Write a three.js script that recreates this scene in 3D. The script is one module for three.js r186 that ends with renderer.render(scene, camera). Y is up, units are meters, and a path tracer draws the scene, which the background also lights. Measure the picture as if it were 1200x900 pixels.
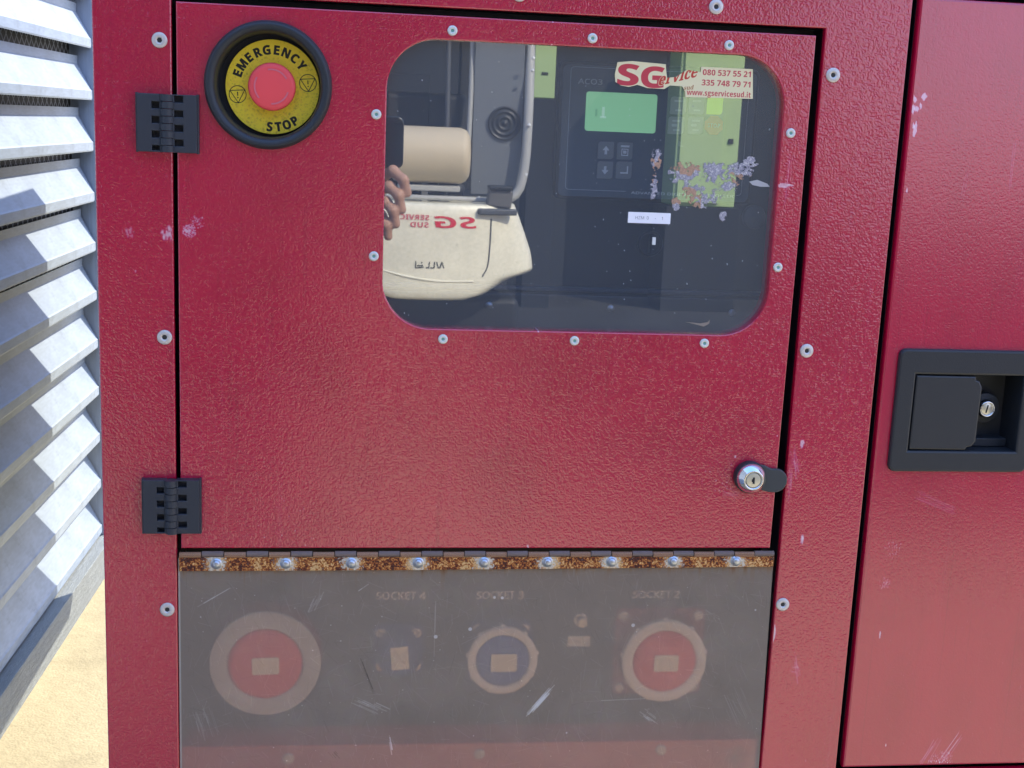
import * as THREE from 'three';
import { mergeGeometries, mergeVertices } from 'three/addons/utils/BufferGeometryUtils.js';
import { RoundedBoxGeometry } from 'three/addons/geometries/RoundedBoxGeometry.js';
import { MarchingCubes } from 'three/addons/objects/MarchingCubes.js';

// ------------------------------------------------------------------ camera, sky, sun, exposure
const scene = new THREE.Scene();
const camera = new THREE.PerspectiveCamera(33.4, 4 / 3, 0.01, 200);
camera.rotation.order = 'YXZ';
camera.position.set(0, 1.45, 1.15);
camera.rotation.set(-0.2, -0.1329, 0.04295);

const SUN = new THREE.Vector3(0.55, 0.70, -0.62).normalize();
function skyTexture() {
  const W = 512, H = 256, d = new Float32Array(W * H * 4);
  for (let j = 0; j < H; j++) for (let i = 0; i < W; i++) {
    const el = ((j + 0.5) / H - 0.5) * Math.PI, az = ((i + 0.5) / W - 0.5) * 2 * Math.PI;
    const dir = new THREE.Vector3(Math.cos(el) * Math.cos(az), Math.sin(el), Math.cos(el) * Math.sin(az));
    const t = Math.pow(Math.max(0, Math.sin(el)), 0.5), g = Math.max(0, dir.dot(SUN));
    const glow = 0.9 * Math.pow(g, 24) + 0.25 * Math.pow(g, 4);
    const hor = [0.55, 0.51, 0.55], zen = [0.13, 0.29, 0.68];
    for (let c = 0; c < 3; c++) d[(j * W + i) * 4 + c] = hor[c] + (zen[c] - hor[c]) * t + glow * [0.5, 0.47, 0.4][c];
    d[(j * W + i) * 4 + 3] = 1;
  }
  const t = new THREE.DataTexture(d, W, H, THREE.RGBAFormat, THREE.FloatType);
  t.mapping = THREE.EquirectangularReflectionMapping; t.magFilter = THREE.LinearFilter; t.needsUpdate = true;
  return t;
}
const sky = skyTexture();
scene.background = sky; scene.environment = sky;

const sun = new THREE.DirectionalLight(new THREE.Color(1, 0.92, 0.77), 2.25);
sun.position.copy(SUN).multiplyScalar(12); sun.castShadow = true;
sun.shadow.mapSize.set(2048, 2048);
Object.assign(sun.shadow.camera, { left: -8, right: 8, top: 8, bottom: -8, near: 0.5, far: 40 });
scene.add(sun, sun.target);

const renderer = new THREE.WebGLRenderer({ antialias: true });
renderer.toneMapping = THREE.LinearToneMapping;
renderer.toneMappingExposure = 3.15;
renderer.shadowMap.enabled = true;
renderer.setSize(1024, 768);

// ------------------------------------------------------------------ helpers
let rs = 7;
const rnd = () => { rs = (rs + 0x6d2b79f5) | 0; let t = Math.imul(rs ^ (rs >>> 15), 1 | rs); t = (t + Math.imul(t ^ (t >>> 7), 61 | t)) ^ t; return ((t ^ (t >>> 14)) >>> 0) / 4294967296; };
const rr = (a, b) => a + (b - a) * rnd();
const taken = {};
const numbered = (n) => { const k = taken[n] = (taken[n] ?? -1) + 1; return k ? n + '_' + String(k).padStart(3, '0') : n; };
function add(o, parent) { (parent ?? scene).add(o); return o; }
function mesh(name, geo, mat, parent, pos, rot) {
  const g = Array.isArray(geo) ? mergeGeometries(geo.map((x) => (x.index ? x.toNonIndexed() : x))) : geo;
  const m = new THREE.Mesh(g, mat); m.name = parent ? name : numbered(name); m.castShadow = m.receiveShadow = true;
  if (pos) m.position.set(...pos);
  if (rot) m.rotation.set(...rot);
  return add(m, parent);
}
function group(name, parent, data) {
  const g = new THREE.Group(); g.name = parent ? name : numbered(name);
  if (data) Object.assign(g.userData, data);
  return add(g, parent);
}
function tag(o, label, category, grp) { o.userData.label = label; if (category) o.userData.category = category; if (grp) o.userData.group = grp; return o; }
function rebase(g, x, y, z) { g.children.forEach((c) => { c.position.x -= x; c.position.y -= y; c.position.z -= z; }); g.position.set(x, y, z); return g; }
const std = (o) => new THREE.MeshStandardMaterial(o);
const lin = (r, g, b) => new THREE.Color().setRGB(r, g, b);
const box = (x0, x1, y0, y1, z0, z1) => new THREE.BoxGeometry(x1 - x0, y1 - y0, z1 - z0).translate((x0 + x1) / 2, (y0 + y1) / 2, (z0 + z1) / 2);
const rbox = (x0, x1, y0, y1, z0, z1, r = 0.002, s = 2) => new RoundedBoxGeometry(x1 - x0, y1 - y0, z1 - z0, s, r).translate((x0 + x1) / 2, (y0 + y1) / 2, (z0 + z1) / 2);
const path = (C, pts) => { const s = new C(); pts.forEach(([x, y], i) => (i ? s.lineTo(x, y) : s.moveTo(x, y))); s.closePath(); return s; };
function rrect(C, x0, x1, y0, y1, r) {
  const s = new C(); s.moveTo(x0 + r, y0); s.lineTo(x1 - r, y0); s.absarc(x1 - r, y0 + r, r, -Math.PI / 2, 0); s.lineTo(x1, y1 - r); s.absarc(x1 - r, y1 - r, r, 0, Math.PI / 2);
  s.lineTo(x0 + r, y1); s.absarc(x0 + r, y1 - r, r, Math.PI / 2, Math.PI); s.lineTo(x0, y0 + r); s.absarc(x0 + r, y0 + r, r, Math.PI, 1.5 * Math.PI); return s;
}
const rectH = (x0, x1, y0, y1) => path(THREE.Path, [[x0, y0], [x0, y1], [x1, y1], [x1, y0]]);
// a plate whose front face lies at z = front, with its edges rounded by bevel
function plate(shape, front, depth, bevel = 0.0008, curve = 16) {
  return new THREE.ExtrudeGeometry(shape, { depth: depth - bevel, bevelEnabled: bevel > 0, bevelSize: bevel, bevelThickness: bevel, bevelOffset: -bevel, bevelSegments: 2, curveSegments: curve }).translate(0, 0, front - depth);
}
const latheZ = (pts, x = 0, y = 0, z = 0, n = 40) => new THREE.LatheGeometry(pts.map(([r, h]) => new THREE.Vector2(Math.max(r, 1e-5), h)), n).rotateX(Math.PI / 2).translate(x, y, z);
// tileable noise
function lattice(seed) { const p = new Float32Array(65536); let s = seed; for (let i = 0; i < 65536; i++) { s = (Math.imul(s, 1664525) + 1013904223) | 0; p[i] = ((s >>> 9) & 8191) / 8191; } return p; }
const LAT = [lattice(11), lattice(77), lattice(313), lattice(901)];
function noise(u, v, n, L = 0, m = n) {
  const x = ((u * n) % n + n) % n, y = ((v * m) % m + m) % m, xi = Math.floor(x), yi = Math.floor(y), fx = x - xi, fy = y - yi, sx = fx * fx * (3 - 2 * fx), sy = fy * fy * (3 - 2 * fy), P = LAT[L];
  const at = (a, b) => P[((a % n) * 131 + (b % m) * 733 + n * 17) & 65535];
  const a = at(xi, yi), b = at(xi + 1, yi), c = at(xi, yi + 1), d = at(xi + 1, yi + 1);
  return a + (b - a) * sx + (c - a) * sy + (a - b - c + d) * sx * sy;
}
const fbm = (u, v, n, oct = 4, L = 0) => { let s = 0, a = 0.5, t = 0; for (let i = 0; i < oct; i++) { s += a * noise(u, v, n << i, (L + i) % 4); t += a; a *= 0.55; } return s / t; };
function dataTex(W, H, fn, srgb = true) {
  const d = new Uint8Array(W * H * 4);
  for (let j = 0; j < H; j++) for (let i = 0; i < W; i++) { const c = fn((i + 0.5) / W, (j + 0.5) / H); for (let k = 0; k < 3; k++) d[(j * W + i) * 4 + k] = Math.max(0, Math.min(255, c[k])); d[(j * W + i) * 4 + 3] = 255; }
  const t = new THREE.DataTexture(d, W, H); t.magFilter = THREE.LinearFilter; t.wrapS = t.wrapT = THREE.RepeatWrapping; if (srgb) t.colorSpace = THREE.SRGBColorSpace; t.needsUpdate = true; return t;
}
function canvasTex(W, H, draw) {
  const c = document.createElement('canvas'); c.width = W; c.height = H; const x = c.getContext('2d'); draw(x, W, H);
  const t = new THREE.CanvasTexture(c); t.colorSpace = THREE.SRGBColorSpace; return t;
}
// lay a texture over a rectangle of a face whose uv are metres
function fit(t, x0, x1, y0, y1) { t.repeat.set(1 / (x1 - x0), 1 / (y1 - y0)); t.offset.set(-x0 / (x1 - x0), -y0 / (y1 - y0)); return t; }
function tile(t, metres) { const k = t.clone(); k.wrapS = k.wrapT = THREE.RepeatWrapping; k.repeat.set(1 / metres, 1 / metres); k.needsUpdate = true; return k; }
const uvRect = (geo, x0, x1, y0, y1) => { const p = geo.attributes.position, u = geo.attributes.uv; for (let i = 0; i < p.count; i++) u.setXY(i, (p.getX(i) - x0) / (x1 - x0), (p.getY(i) - y0) / (y1 - y0)); return geo; };

// ------------------------------------------------------------------ materials
const wrinkle = dataTex(1024, 1024, (u, v) => {
  const w1 = fbm(u, v, 30, 2, 1) - 0.5, w2 = fbm(u + 0.37, v + 0.11, 30, 2, 2) - 0.5;
  const a = noise(u + w1 * 0.012, v + w2 * 0.012, 72, 0), b = noise(u + w2 * 0.01, v - w1 * 0.01, 108, 3), f = noise(u, v, 256, 2);
  const r = 1 - Math.abs(2 * (0.62 * a + 0.38 * b) - 1) * 1.8;
  const k = 255 * (0.78 * Math.pow(Math.max(0, r), 0.8) + 0.16 * b + 0.06 * f); return [k, k, k];
}, false);
const PAINT = [192, 8, 58];
function paint(x0, x1, y0, y1, draw, o = {}) {
  const W = 1024, H = Math.max(256, Math.min(1024, Math.round(1024 * (y1 - y0) / (x1 - x0)))), k = W / (x1 - x0);
  const t = canvasTex(W, H, (c) => {
    c.fillStyle = `rgb(${PAINT})`; c.fillRect(0, 0, W, H);
    for (let i = 0; i < 260; i++) { const r = rr(20, 130), x = rr(0, W), y = rr(0, H), g = c.createRadialGradient(x, y, 0, x, y, r), d = rnd() < 0.5; g.addColorStop(0, d ? 'rgba(140,8,36,0.10)' : 'rgba(204,48,76,0.07)'); g.addColorStop(1, 'rgba(160,34,60,0)'); c.fillStyle = g; c.fillRect(x - r, y - r, 2 * r, 2 * r); }
    for (let i = 0; i < 900; i++) { c.fillStyle = `rgba(228,170,176,${rr(0.08, 0.4)})`; const s = rr(0.5, 1.5); c.fillRect(rr(0, W), rr(0, H), s, s * rr(0.7, 2)); }
    for (let i = 0; i < 60; i++) { c.strokeStyle = `rgba(225,160,170,${rr(0.05, 0.2)})`; c.lineWidth = rr(0.5, 1.1); const x = rr(0, W), y = rr(0, H), l = rr(5, 26), a = rr(-0.7, 0.7) + Math.PI / 2 * (rnd() < 0.7); c.beginPath(); c.moveTo(x, y); c.lineTo(x + l * Math.cos(a), y + l * Math.sin(a)); c.stroke(); }
    for (let i = 0; i < 130; i++) { const x = rr(0, W), y = rr(-0.2, 0.9) * H, l = rr(0.05, 0.35) * H, w = rr(1, 7), g = c.createLinearGradient(0, y, 0, y + l), q = rnd() < 0.6 ? '92,8,30' : '214,120,130'; g.addColorStop(0, `rgba(${q},0)`); g.addColorStop(0.3, `rgba(${q},${rr(0.04, 0.13)})`); g.addColorStop(1, `rgba(${q},0)`); c.fillStyle = g; c.fillRect(x, y, w, l); }
    const P = (x, y) => [(x - x0) * k, (y1 - y) * H / (y1 - y0)];
    const tools = {
      cloud(x, y, r, n, col, ax = 1) { for (let i = 0; i < n; i++) { const a = rr(0, 6.28), q = r * Math.pow(rnd(), 0.7), [px, py] = P(x + q * Math.cos(a) * ax, y + q * Math.sin(a)); c.fillStyle = `rgba(${col},${rr(0.25, 0.85)})`; const s = rr(0.8, 2.6); c.fillRect(px, py, s, s); } },
      chip(x, y, w, h, a, col = '238,214,222') { const [px, py] = P(x, y); c.save(); c.translate(px, py); c.rotate(a); c.fillStyle = `rgba(${col},0.78)`; c.beginPath(); for (let i = 0; i < 14; i++) { const t2 = i / 14 * 6.283, q = rr(0.55, 1.1); c.lineTo(Math.cos(t2) * w * k * q, Math.sin(t2) * h * k * q); } c.fill(); c.restore(); },
      streak(xa, ya, xb, yb, w, al, col = '232,190,200') { const [a, b] = P(xa, ya), [d, e] = P(xb, yb); for (let i = 0; i < 10; i++) { c.strokeStyle = `rgba(${col},${al * rr(0.3, 1)})`; c.lineWidth = rr(0.6, 1.8); const o2 = rr(-w, w) * k; c.beginPath(); c.moveTo(a + o2 + rr(-4, 4), b + rr(-8, 8)); c.lineTo(d + o2, e + rr(-8, 8)); c.stroke(); } },
    };
    draw?.(tools);
  });
  return new THREE.MeshPhysicalMaterial({ map: fit(t, x0, x1, y0, y1), ior: 2.05, roughness: 0.19, bumpMap: tile(wrinkle, 0.17), bumpScale: 0.00015, ...o });
}
const redPlain = std({ color: lin(0.36, 0.013, 0.036), roughness: 0.4 });
const blackPlastic = std({ color: lin(0.022, 0.025, 0.03), roughness: 0.42, bumpMap: tile(wrinkle, 0.09), bumpScale: 0.00006 });
const blackSeal = std({ color: lin(0.008, 0.01, 0.016), roughness: 0.5 });
const darkPanel = std({ color: lin(0.02, 0.023, 0.027), roughness: 0.5 });
const zinc = std({ color: lin(0.68, 0.62, 0.57), roughness: 0.4, metalness: 0.35 });
const zincDark = std({ color: lin(0.05, 0.05, 0.05), roughness: 0.5, metalness: 0.5 });
const steel = std({ color: lin(0.55, 0.57, 0.6), roughness: 0.3, metalness: 0.85 });
const chrome = std({ color: lin(0.82, 0.82, 0.83), roughness: 0.07, metalness: 1 });
const brass = std({ color: lin(0.72, 0.68, 0.55), roughness: 0.3, metalness: 0.7 });

// ------------------------------------------------------------------ ground
{
  const t = dataTex(1024, 1024, (u, v) => {
    const a = fbm(u, v, 4, 6, 0), b = fbm(u, v, 60, 3, 1), c = noise(u, v, 400, 2), st = Math.max(0, fbm(u + 0.3, v, 6, 4, 3) - 0.55) * 2;
    const k = 0.82 + 0.16 * (a - 0.5) + 0.07 * (b - 0.5) + 0.05 * (c - 0.5) - 0.2 * st;
    return [255 * k * 0.92, 255 * k * 0.845, 255 * k * 0.665];
  });
  const bump = tile(dataTex(512, 512, (u, v) => { const k = 255 * (0.6 * fbm(u, v, 40, 4, 2) + 0.4 * noise(u, v, 250, 1)); return [k, k, k]; }, false), 0.8);
  const g = new THREE.PlaneGeometry(90, 90).rotateX(-Math.PI / 2); const uv = g.attributes.uv; for (let i = 0; i < uv.count; i++) uv.setXY(i, uv.getX(i) * 90, uv.getY(i) * 90);
  const m = mesh('ground', g, std({ map: tile(t, 2.2), roughness: 0.9, bumpMap: bump, bumpScale: 0.002 }));
  m.userData.kind = 'structure'; m.userData.label = 'pale cream sunlit concrete yard';
}

{
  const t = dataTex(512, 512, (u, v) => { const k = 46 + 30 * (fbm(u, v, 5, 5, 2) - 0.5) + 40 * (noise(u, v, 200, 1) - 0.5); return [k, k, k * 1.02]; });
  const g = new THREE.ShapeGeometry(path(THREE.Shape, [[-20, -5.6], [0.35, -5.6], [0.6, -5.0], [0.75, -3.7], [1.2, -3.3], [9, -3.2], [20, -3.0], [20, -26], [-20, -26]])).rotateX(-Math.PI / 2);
  const m = mesh('dark_ground_patch', g, std({ map: tile(t, 1.5), roughness: 0.9 }), null, [0, 0.005, 0]);  // added dark sheet: shaded ground put into the colour
  m.userData.kind = 'structure'; m.userData.label = 'dark ground sheet added behind the pale yard, its colour stands in for shade';
}

// ------------------------------------------------------------------ louvred enclosure on the left
{
  const e = group('louvred_enclosure', null, { label: 'white louvred steel enclosure with sloping slats and mesh, left of the red cabinet', category: 'enclosure' });
  const dirt = dataTex(512, 512, (u, v) => { const a = fbm(u, v, 5, 5, 1), b = noise(u, v, 128, 2, 24), k = 172 + 22 * (a - 0.5) + 12 * (b - 0.5) - 60 * Math.max(0, fbm(u, v, 12, 4, 3) - 0.66); return [k * 0.915, k * 0.995, k * 1.09]; });
  const white = std({ map: tile(dirt, 0.5), roughness: 0.45 });
  const jambM = std({ map: tile(dirt, 0.5), color: lin(1.15, 1.1, 1.08), roughness: 0.5 });
  const darkIn = std({ color: lin(0.012, 0.013, 0.016), roughness: 0.8 });
  const meshT = canvasTex(256, 128, (c, W, H) => {
    c.fillStyle = '#0a0b0d'; c.fillRect(0, 0, W, H); c.lineWidth = 5;
    for (let i = -1; i < 9; i++) for (let j = -1; j < 3; j++) { const x = i * 32 + (j & 1) * 16, y = j * 64; c.strokeStyle = '#90949b'; c.beginPath(); c.moveTo(x + 16, y); c.lineTo(x + 32, y + 64); c.lineTo(x + 16, y + 128); c.lineTo(x, y + 64); c.closePath(); c.stroke(); }
  });
  meshT.wrapS = meshT.wrapT = THREE.RepeatWrapping;
  // everything in the enclosure's own axes: local x = out of the face, local z = along; turned by the yaw below
  const Z0 = -2.915, Z1 = 1.6, YAW = -Math.atan(0.04), PITCH = 0.151, N = 15;
  const inner = group('louvre_frame_parts', null); scene.remove(inner);
  const L = Z1 - Z0;
  const prof = path(THREE.Shape, [[0, 0], [0.0015, 0.004], [0.0015, 0.027], [-0.002, 0.031], [-0.038, 0.1], [-0.04, 0.104], [-0.04, 0.128], [-0.043, 0.128], [-0.043, 0.102], [-0.005, 0.031], [-0.002, 0.026], [-0.002, 0.001]]);
  const slatG = new THREE.ExtrudeGeometry(prof, { depth: L, bevelEnabled: false });
  for (let k = 0; k < N; k++) mesh('slat', slatG, white, e, [0, 0.109 + PITCH * k, Z0]);
  // expanded metal seen between the slats
  const screenG = box(-0.066, -0.064, 0.1, 0.1 + PITCH * N, Z0, Z1); const su = screenG.attributes.uv, sp = screenG.attributes.position;
  for (let i = 0; i < su.count; i++) su.setXY(i, sp.getZ(i) / 0.36, sp.getY(i) / 0.04);
  mesh('expanded_metal_screen', screenG, std({ map: meshT, roughness: 0.6, metalness: 0.2 }), e);
  // jambs, head, box
  for (const [a, b] of [[Z0 - 0.42, Z0 - 0.002], [Z1 + 0.002, Z1 + 0.2]]) mesh('jamb', rbox(-0.1, -0.06, 0.0, 2.5, a, b, 0.003), jambM, e);
  mesh('end_plate', box(-0.0995, 0.006, 0.101, 2.5, Z0 - 0.006, Z0 - 0.0025), jambM, e);
  mesh('head_panel', rbox(-0.1, -0.004, 0.109 + PITCH * N + 0.002, 2.5, Z0, Z1, 0.003), jambM, e);
  mesh('enclosure_wall', box(-1.5, -0.101, 0.0, 2.498, Z0 - 0.41, Z1 + 0.19), darkIn, e);
  mesh('base_kerb', rbox(-0.1, 0.034, -0.02, 0.1, Z0 - 0.42, Z1 + 0.2, 0.0015), std({ map: tile(dirt, 0.35), color: lin(1, 0.9, 0.74), roughness: 0.8, bumpMap: tile(wrinkle, 0.3), bumpScale: 0.001 }), e);
  // place: front tip plane passes x = -0.764 at z = -2.9, turned 0.04 per metre
  e.rotation.y = YAW;
  const p = new THREE.Vector3(0, 0, -2.9).applyAxisAngle(new THREE.Vector3(0, 1, 0), YAW);
  const ox = -0.766 - p.x, oz = -2.9 - p.z;
  e.position.set(ox, 0, oz);
}

// ------------------------------------------------------------------ the red generator cabinet
const cab = group('generator_cabinet', null, { label: 'red textured steel generator cabinet with control window, emergency stop and rusty hinged socket cover', category: 'generator' });
const FRAME = { x0: -0.2153, x1: 1.43, y0: 0.52, y1: 1.77 };
const DOOR = { x0: -0.1462, x1: 0.4163, y0: 1.0558, y1: 1.5398 };
const RD = { x0: 0.5112, x1: 1.352, y0: 0.8206, y1: 1.5782 };
const HATCH = { x0: -0.149, x1: 0.4185, y0: 0.755, y1: 1.0526 };
{
  const s = path(THREE.Shape, [[FRAME.x0, FRAME.y0], [FRAME.x1, FRAME.y0], [FRAME.x1, FRAME.y1], [FRAME.x0, FRAME.y1]]);
  s.holes.push(rectH(-0.1502, 0.4247, 0.748, 1.5466), rectH(0.5044, 1.36, 0.8145, 1.5845));
  const m = paint(FRAME.x0, 0.56, FRAME.y0, FRAME.y1, (q) => {
    q.cloud(-0.1555, 1.345, 0.006, 60, '225,180,190'); q.chip(0.4376, 1.1608, 0.0026, 0.0028, 0.4); q.chip(0.4464, 1.0637, 0.0018, 0.0034, 0.2); q.chip(0.4464, 1.0660, 0.0022, 0.0018, 0.9);
    q.chip(0.4256, 0.9663, 0.0022, 0.0062, 0, '235,225,222'); q.streak(0.448, 0.935, 0.455, 0.922, 0.003, 0.35); q.streak(0.43, 1.15, 0.436, 1.13, 0.002, 0.4); q.streak(0.428, 1.14, 0.4295, 1.11, 0.001, 0.3);
    q.cloud(-0.188, 1.345, 0.004, 14, '225,170,180'); q.chip(-0.183, 1.31, 0.0008, 0.0008, 0);
  });
  const front = mesh('front_frame', plate(s, 0, 0.006, 0.0012), m, cab);
  // body behind: side walls, roof, floor, back, each butting on the next
  const b = [box(FRAME.x0, FRAME.x0 + 0.004, 0.52, 1.77, -1.3, -0.0305), box(FRAME.x1 - 0.004, FRAME.x1, 0.52, 1.77, -1.3, -0.0305), box(FRAME.x0 + 0.0042, FRAME.x1 - 0.0042, 1.766, 1.7698, -1.3, -0.0305), box(FRAME.x0 + 0.0042, FRAME.x1 - 0.0042, 0.5202, 0.524, -1.3, -0.0305), box(FRAME.x0 + 0.0042, FRAME.x1 - 0.0042, 0.5242, 1.7658, -1.2998, -1.296)];
  const shellM = std({ color: lin(0.035, 0.036, 0.04), roughness: 0.5 });
  mesh('body_shell', b, shellM, cab);
  mesh('inner_liner', [box(-0.2, 0.47, 1.57, 1.6, -0.2, -0.032), box(-0.2, -0.17, 0.56, 1.5698, -0.2, -0.032), box(0.45, 0.475, 0.56, 1.5698, -0.2, -0.032), box(-0.2, 0.475, 0.56, 1.6, -0.22, -0.2002), box(0.49, 1.38, 0.7, 1.62, -0.1, -0.0602)], blackSeal, cab);
  mesh('door_seal', [box(0.4249, 0.4499, 0.755, 1.5698, -0.042, -0.0062), box(-0.1699, -0.1504, 0.755, 1.5698, -0.042, -0.0062), box(-0.1503, 0.4248, 1.5468, 1.5698, -0.042, -0.0062), box(0.4167, 0.4248, 0.755, 1.5467, -0.042, -0.03), box(-0.1503, -0.1465, 0.755, 1.5467, -0.042, -0.03), box(-0.1464, 0.4166, 1.5403, 1.5467, -0.042, -0.03)], blackSeal, cab);
  mesh('body_flange', [box(FRAME.x0, FRAME.x0 + 0.004, 0.52, 1.77, -0.0304, -0.0062), box(FRAME.x1 - 0.004, FRAME.x1, 0.52, 1.77, -0.0304, -0.0062), box(FRAME.x0 + 0.0042, FRAME.x1 - 0.0042, 1.766, 1.7698, -0.0304, -0.0062), box(FRAME.x0 + 0.0042, FRAME.x1 - 0.0042, 0.5202, 0.524, -0.0304, -0.0062)], blackSeal, cab);
  mesh('side_door_seal', [box(0.49, 0.5043, 0.8, 1.6, -0.06, -0.0062), box(0.5108, 0.53, 0.822, 1.577, -0.06, -0.0072)], blackSeal, cab);
  mesh('skid_base', [rbox(-0.2, 1.41, 0.12, 0.5195, -1.29, -0.02, 0.01), box(-0.1, 0.0, 0, 0.12, -1.2, -0.1), box(1.2, 1.3, 0, 0.12, -1.2, -0.1)], std({ color: lin(0.03, 0.03, 0.032), roughness: 0.6 }), cab);
  // unseen panel added behind the cabinet to cast the shadow on the louvres
  tag(mesh('shadow_panel', rbox(-0.02, 0.02, 0.47, 1.69, -0.6, 0.6, 0.006), shellM, cab, [-0.436, 0, -2.14]), 'unseen panel added to cast shade on the louvres');
  mesh('shadow_panel_stay', rbox(-0.43, -0.2155, 1.45, 1.49, -1.53, -1.25, 0.004), shellM, cab);  // added stay joining the unseen shadow panel to the cabinet
  // flanged screws on the frame
  const screwG = latheZ([[0.0065, -0.0005], [0.0066, 0.0006], [0.0058, 0.0013], [0.0036, 0.0016], [0.0024, 0.0014], [0.0021, 0.0002], [0, 0.0002]], 0, 0, 0, 28);
  const hexG = new THREE.CylinderGeometry(0.00215, 0.00215, 0.0004, 6).rotateX(Math.PI / 2).translate(0, 0, 0.0005);
  for (const [x, y] of [[-0.16, 1.5073], [-0.1587, 1.2521], [-0.1593, 0.9963], [0.3219, 1.5598], [0.4353, 1.506], [0.4336, 1.2517], [0.4322, 0.9975], [0.1455, 1.5612], [-0.03, 1.5605]]) { const q = mesh('screw', screwG, zinc, front, [x, y, 0.0004], [rr(-0.05, 0.05), rr(-0.05, 0.05), 0]); mesh('screw', hexG, zincDark, front, [x, y, 0.0004], [0, 0, rnd()]); }
}
// control door with its window
{
  const s = path(THREE.Shape, [[DOOR.x0, DOOR.y0], [0.4143, DOOR.y0], [DOOR.x1, 1.38], [DOOR.x1, DOOR.y1], [DOOR.x0, DOOR.y1]]);
  const hole = rrect(THREE.Path, 0.0325, 0.3915, 1.265, 1.5196, 0.044);
  s.holes.push(hole);
  const eh = new THREE.Path(); eh.absarc(-0.069, 1.474, 0.0505, 0, Math.PI * 2, true); s.holes.push(eh);
  const m = paint(DOOR.x0, DOOR.x1, DOOR.y0, DOOR.y1, (q) => {
    q.cloud(-0.1372, 1.3475, 0.0062, 190, '226,178,192'); q.cloud(-0.13, 1.356, 0.006, 60, '220,165,180'); q.chip(0.3975, 1.4055, 0.0065, 0.0028, 0.05, '235,205,210'); q.chip(0.4035, 1.4058, 0.004, 0.0014, 0.1, '235,205,210');
    q.chip(0.3335, 1.2585, 0.002, 0.0012, 0.6); q.chip(0.1755, 1.0575, 0.0012, 0.0024, -0.4); q.chip(0.372, 1.1475, 0.0012, 0.0018, 0); q.cloud(0.36, 1.125, 0.02, 30, '220,150,165'); q.chip(0.4118, 1.1685, 0.0008, 0.001, 0);
    q.streak(0.365, 1.112, 0.38, 1.108, 0.004, 0.3); q.streak(0.402, 1.43, 0.4, 1.39, 0.002, 0.25); q.cloud(-0.05, 1.075, 0.03, 24, '214,150,160');
  });
  const door = mesh('control_door', plate(s, 0.0008, 0.022, 0.001), m, cab);
  const screwG = latheZ([[0.0043, -0.0004], [0.0044, 0.0006], [0.0036, 0.0014], [0.0017, 0.0016], [0.0014, 0.0005], [0, 0.0005]], 0, 0, 0, 24);
  const slotG = new THREE.CylinderGeometry(0.0015, 0.0015, 0.0003, 6).rotateX(Math.PI / 2).translate(0, 0, 0.0007);
  const screwM = std({ color: lin(0.74, 0.74, 0.68), roughness: 0.42, metalness: 0.2 }), slotM = std({ color: lin(0.2, 0.42, 0.36), roughness: 0.5, metalness: 0.3 });
  for (const [x, y] of [[0.0881, 1.5275], [0.2119, 1.5272], [0.3361, 1.5274], [0.0239, 1.4535], [0.0242, 1.3295], [0.3998, 1.4528], [0.3983, 1.3301], [0.0884, 1.2558], [0.21, 1.2568], [0.3333, 1.257]]) { mesh('screw', screwG, screwM, door, [x, y, 0.0012]); mesh('screw', slotG, slotM, door, [x, y, 0.0012], [0, 0, rnd()]); }

  // tinted, slightly mirrored window pane
  const dust = canvasTex(1024, 768, (c, W, H) => {
    c.fillStyle = '#e2ebf7'; c.fillRect(0, 0, W, H);
    for (let i = 0; i < 500; i++) { c.strokeStyle = `rgba(${rnd() < 0.5 ? '255,255,255' : '170,178,190'},${rr(0.03, 0.14)})`; c.lineWidth = rr(0.6, 1.6); const x = rr(0, W), y = rr(0, H); c.beginPath(); c.moveTo(x, y); c.lineTo(x + rr(-3, 3), y + rr(15, 120)); c.stroke(); }
    for (let i = 0; i < 700; i++) { c.fillStyle = `rgba(255,255,255,${rr(0.1, 0.5)})`; const r = rr(0.5, 1.6); c.fillRect(rr(0, W), rr(0, H), r, r); }
  });
  const pane = new THREE.MeshPhysicalMaterial({ map: fit(dust, 0.03, 0.394, 1.26, 1.522), roughness: 0.01, metalness: 0, transmission: 0.905, thickness: 0, ior: 3.5 });
  const paneS = new THREE.ShapeGeometry(rrect(THREE.Shape, 0.029, 0.395, 1.2615, 1.5231, 0.046), 16).translate(0, 0, -0.006);
  const paneMesh = mesh('window_pane', paneS, pane, cab);

  // dust and smears lying on the pane: small specks
  const speck = []; for (let i = 0; i < 110; i++) { const r = rr(0.00012, 0.00038) * (rnd() < 0.1 ? 1.7 : 1); speck.push(new THREE.CircleGeometry(r, 6).scale(1, rr(0.7, 2.4), 1).rotateZ(rr(-0.5, 0.5)).translate(rr(0.04, 0.385), rr(1.275, 1.51), -0.0053)); }
  const sm = mesh('dust_specks', speck, std({ color: lin(0.4, 0.42, 0.44), roughness: 0.9 }), cab); sm.userData.kind = 'stuff';
  const smear = path(THREE.Shape, [[0.3195, 1.2782], [0.329, 1.2762], [0.3375, 1.2742], [0.3425, 1.277], [0.343, 1.281], [0.341, 1.2785], [0.334, 1.2772]]);
  mesh('dried_smear', new THREE.ShapeGeometry(smear).translate(-0.004, -0.0025, -0.0054), std({ color: lin(0.3, 0.25, 0.2), roughness: 0.9 }), cab);
  mesh('dried_smear', new THREE.ShapeGeometry(path(THREE.Shape, [[0.3685, 1.4065], [0.376, 1.4085], [0.386, 1.4052], [0.3885, 1.4025], [0.38, 1.4022], [0.372, 1.4035]])).translate(-0.002, 0.001, -0.0054), std({ color: lin(0.5, 0.48, 0.47), roughness: 0.9 }), cab);

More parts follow.
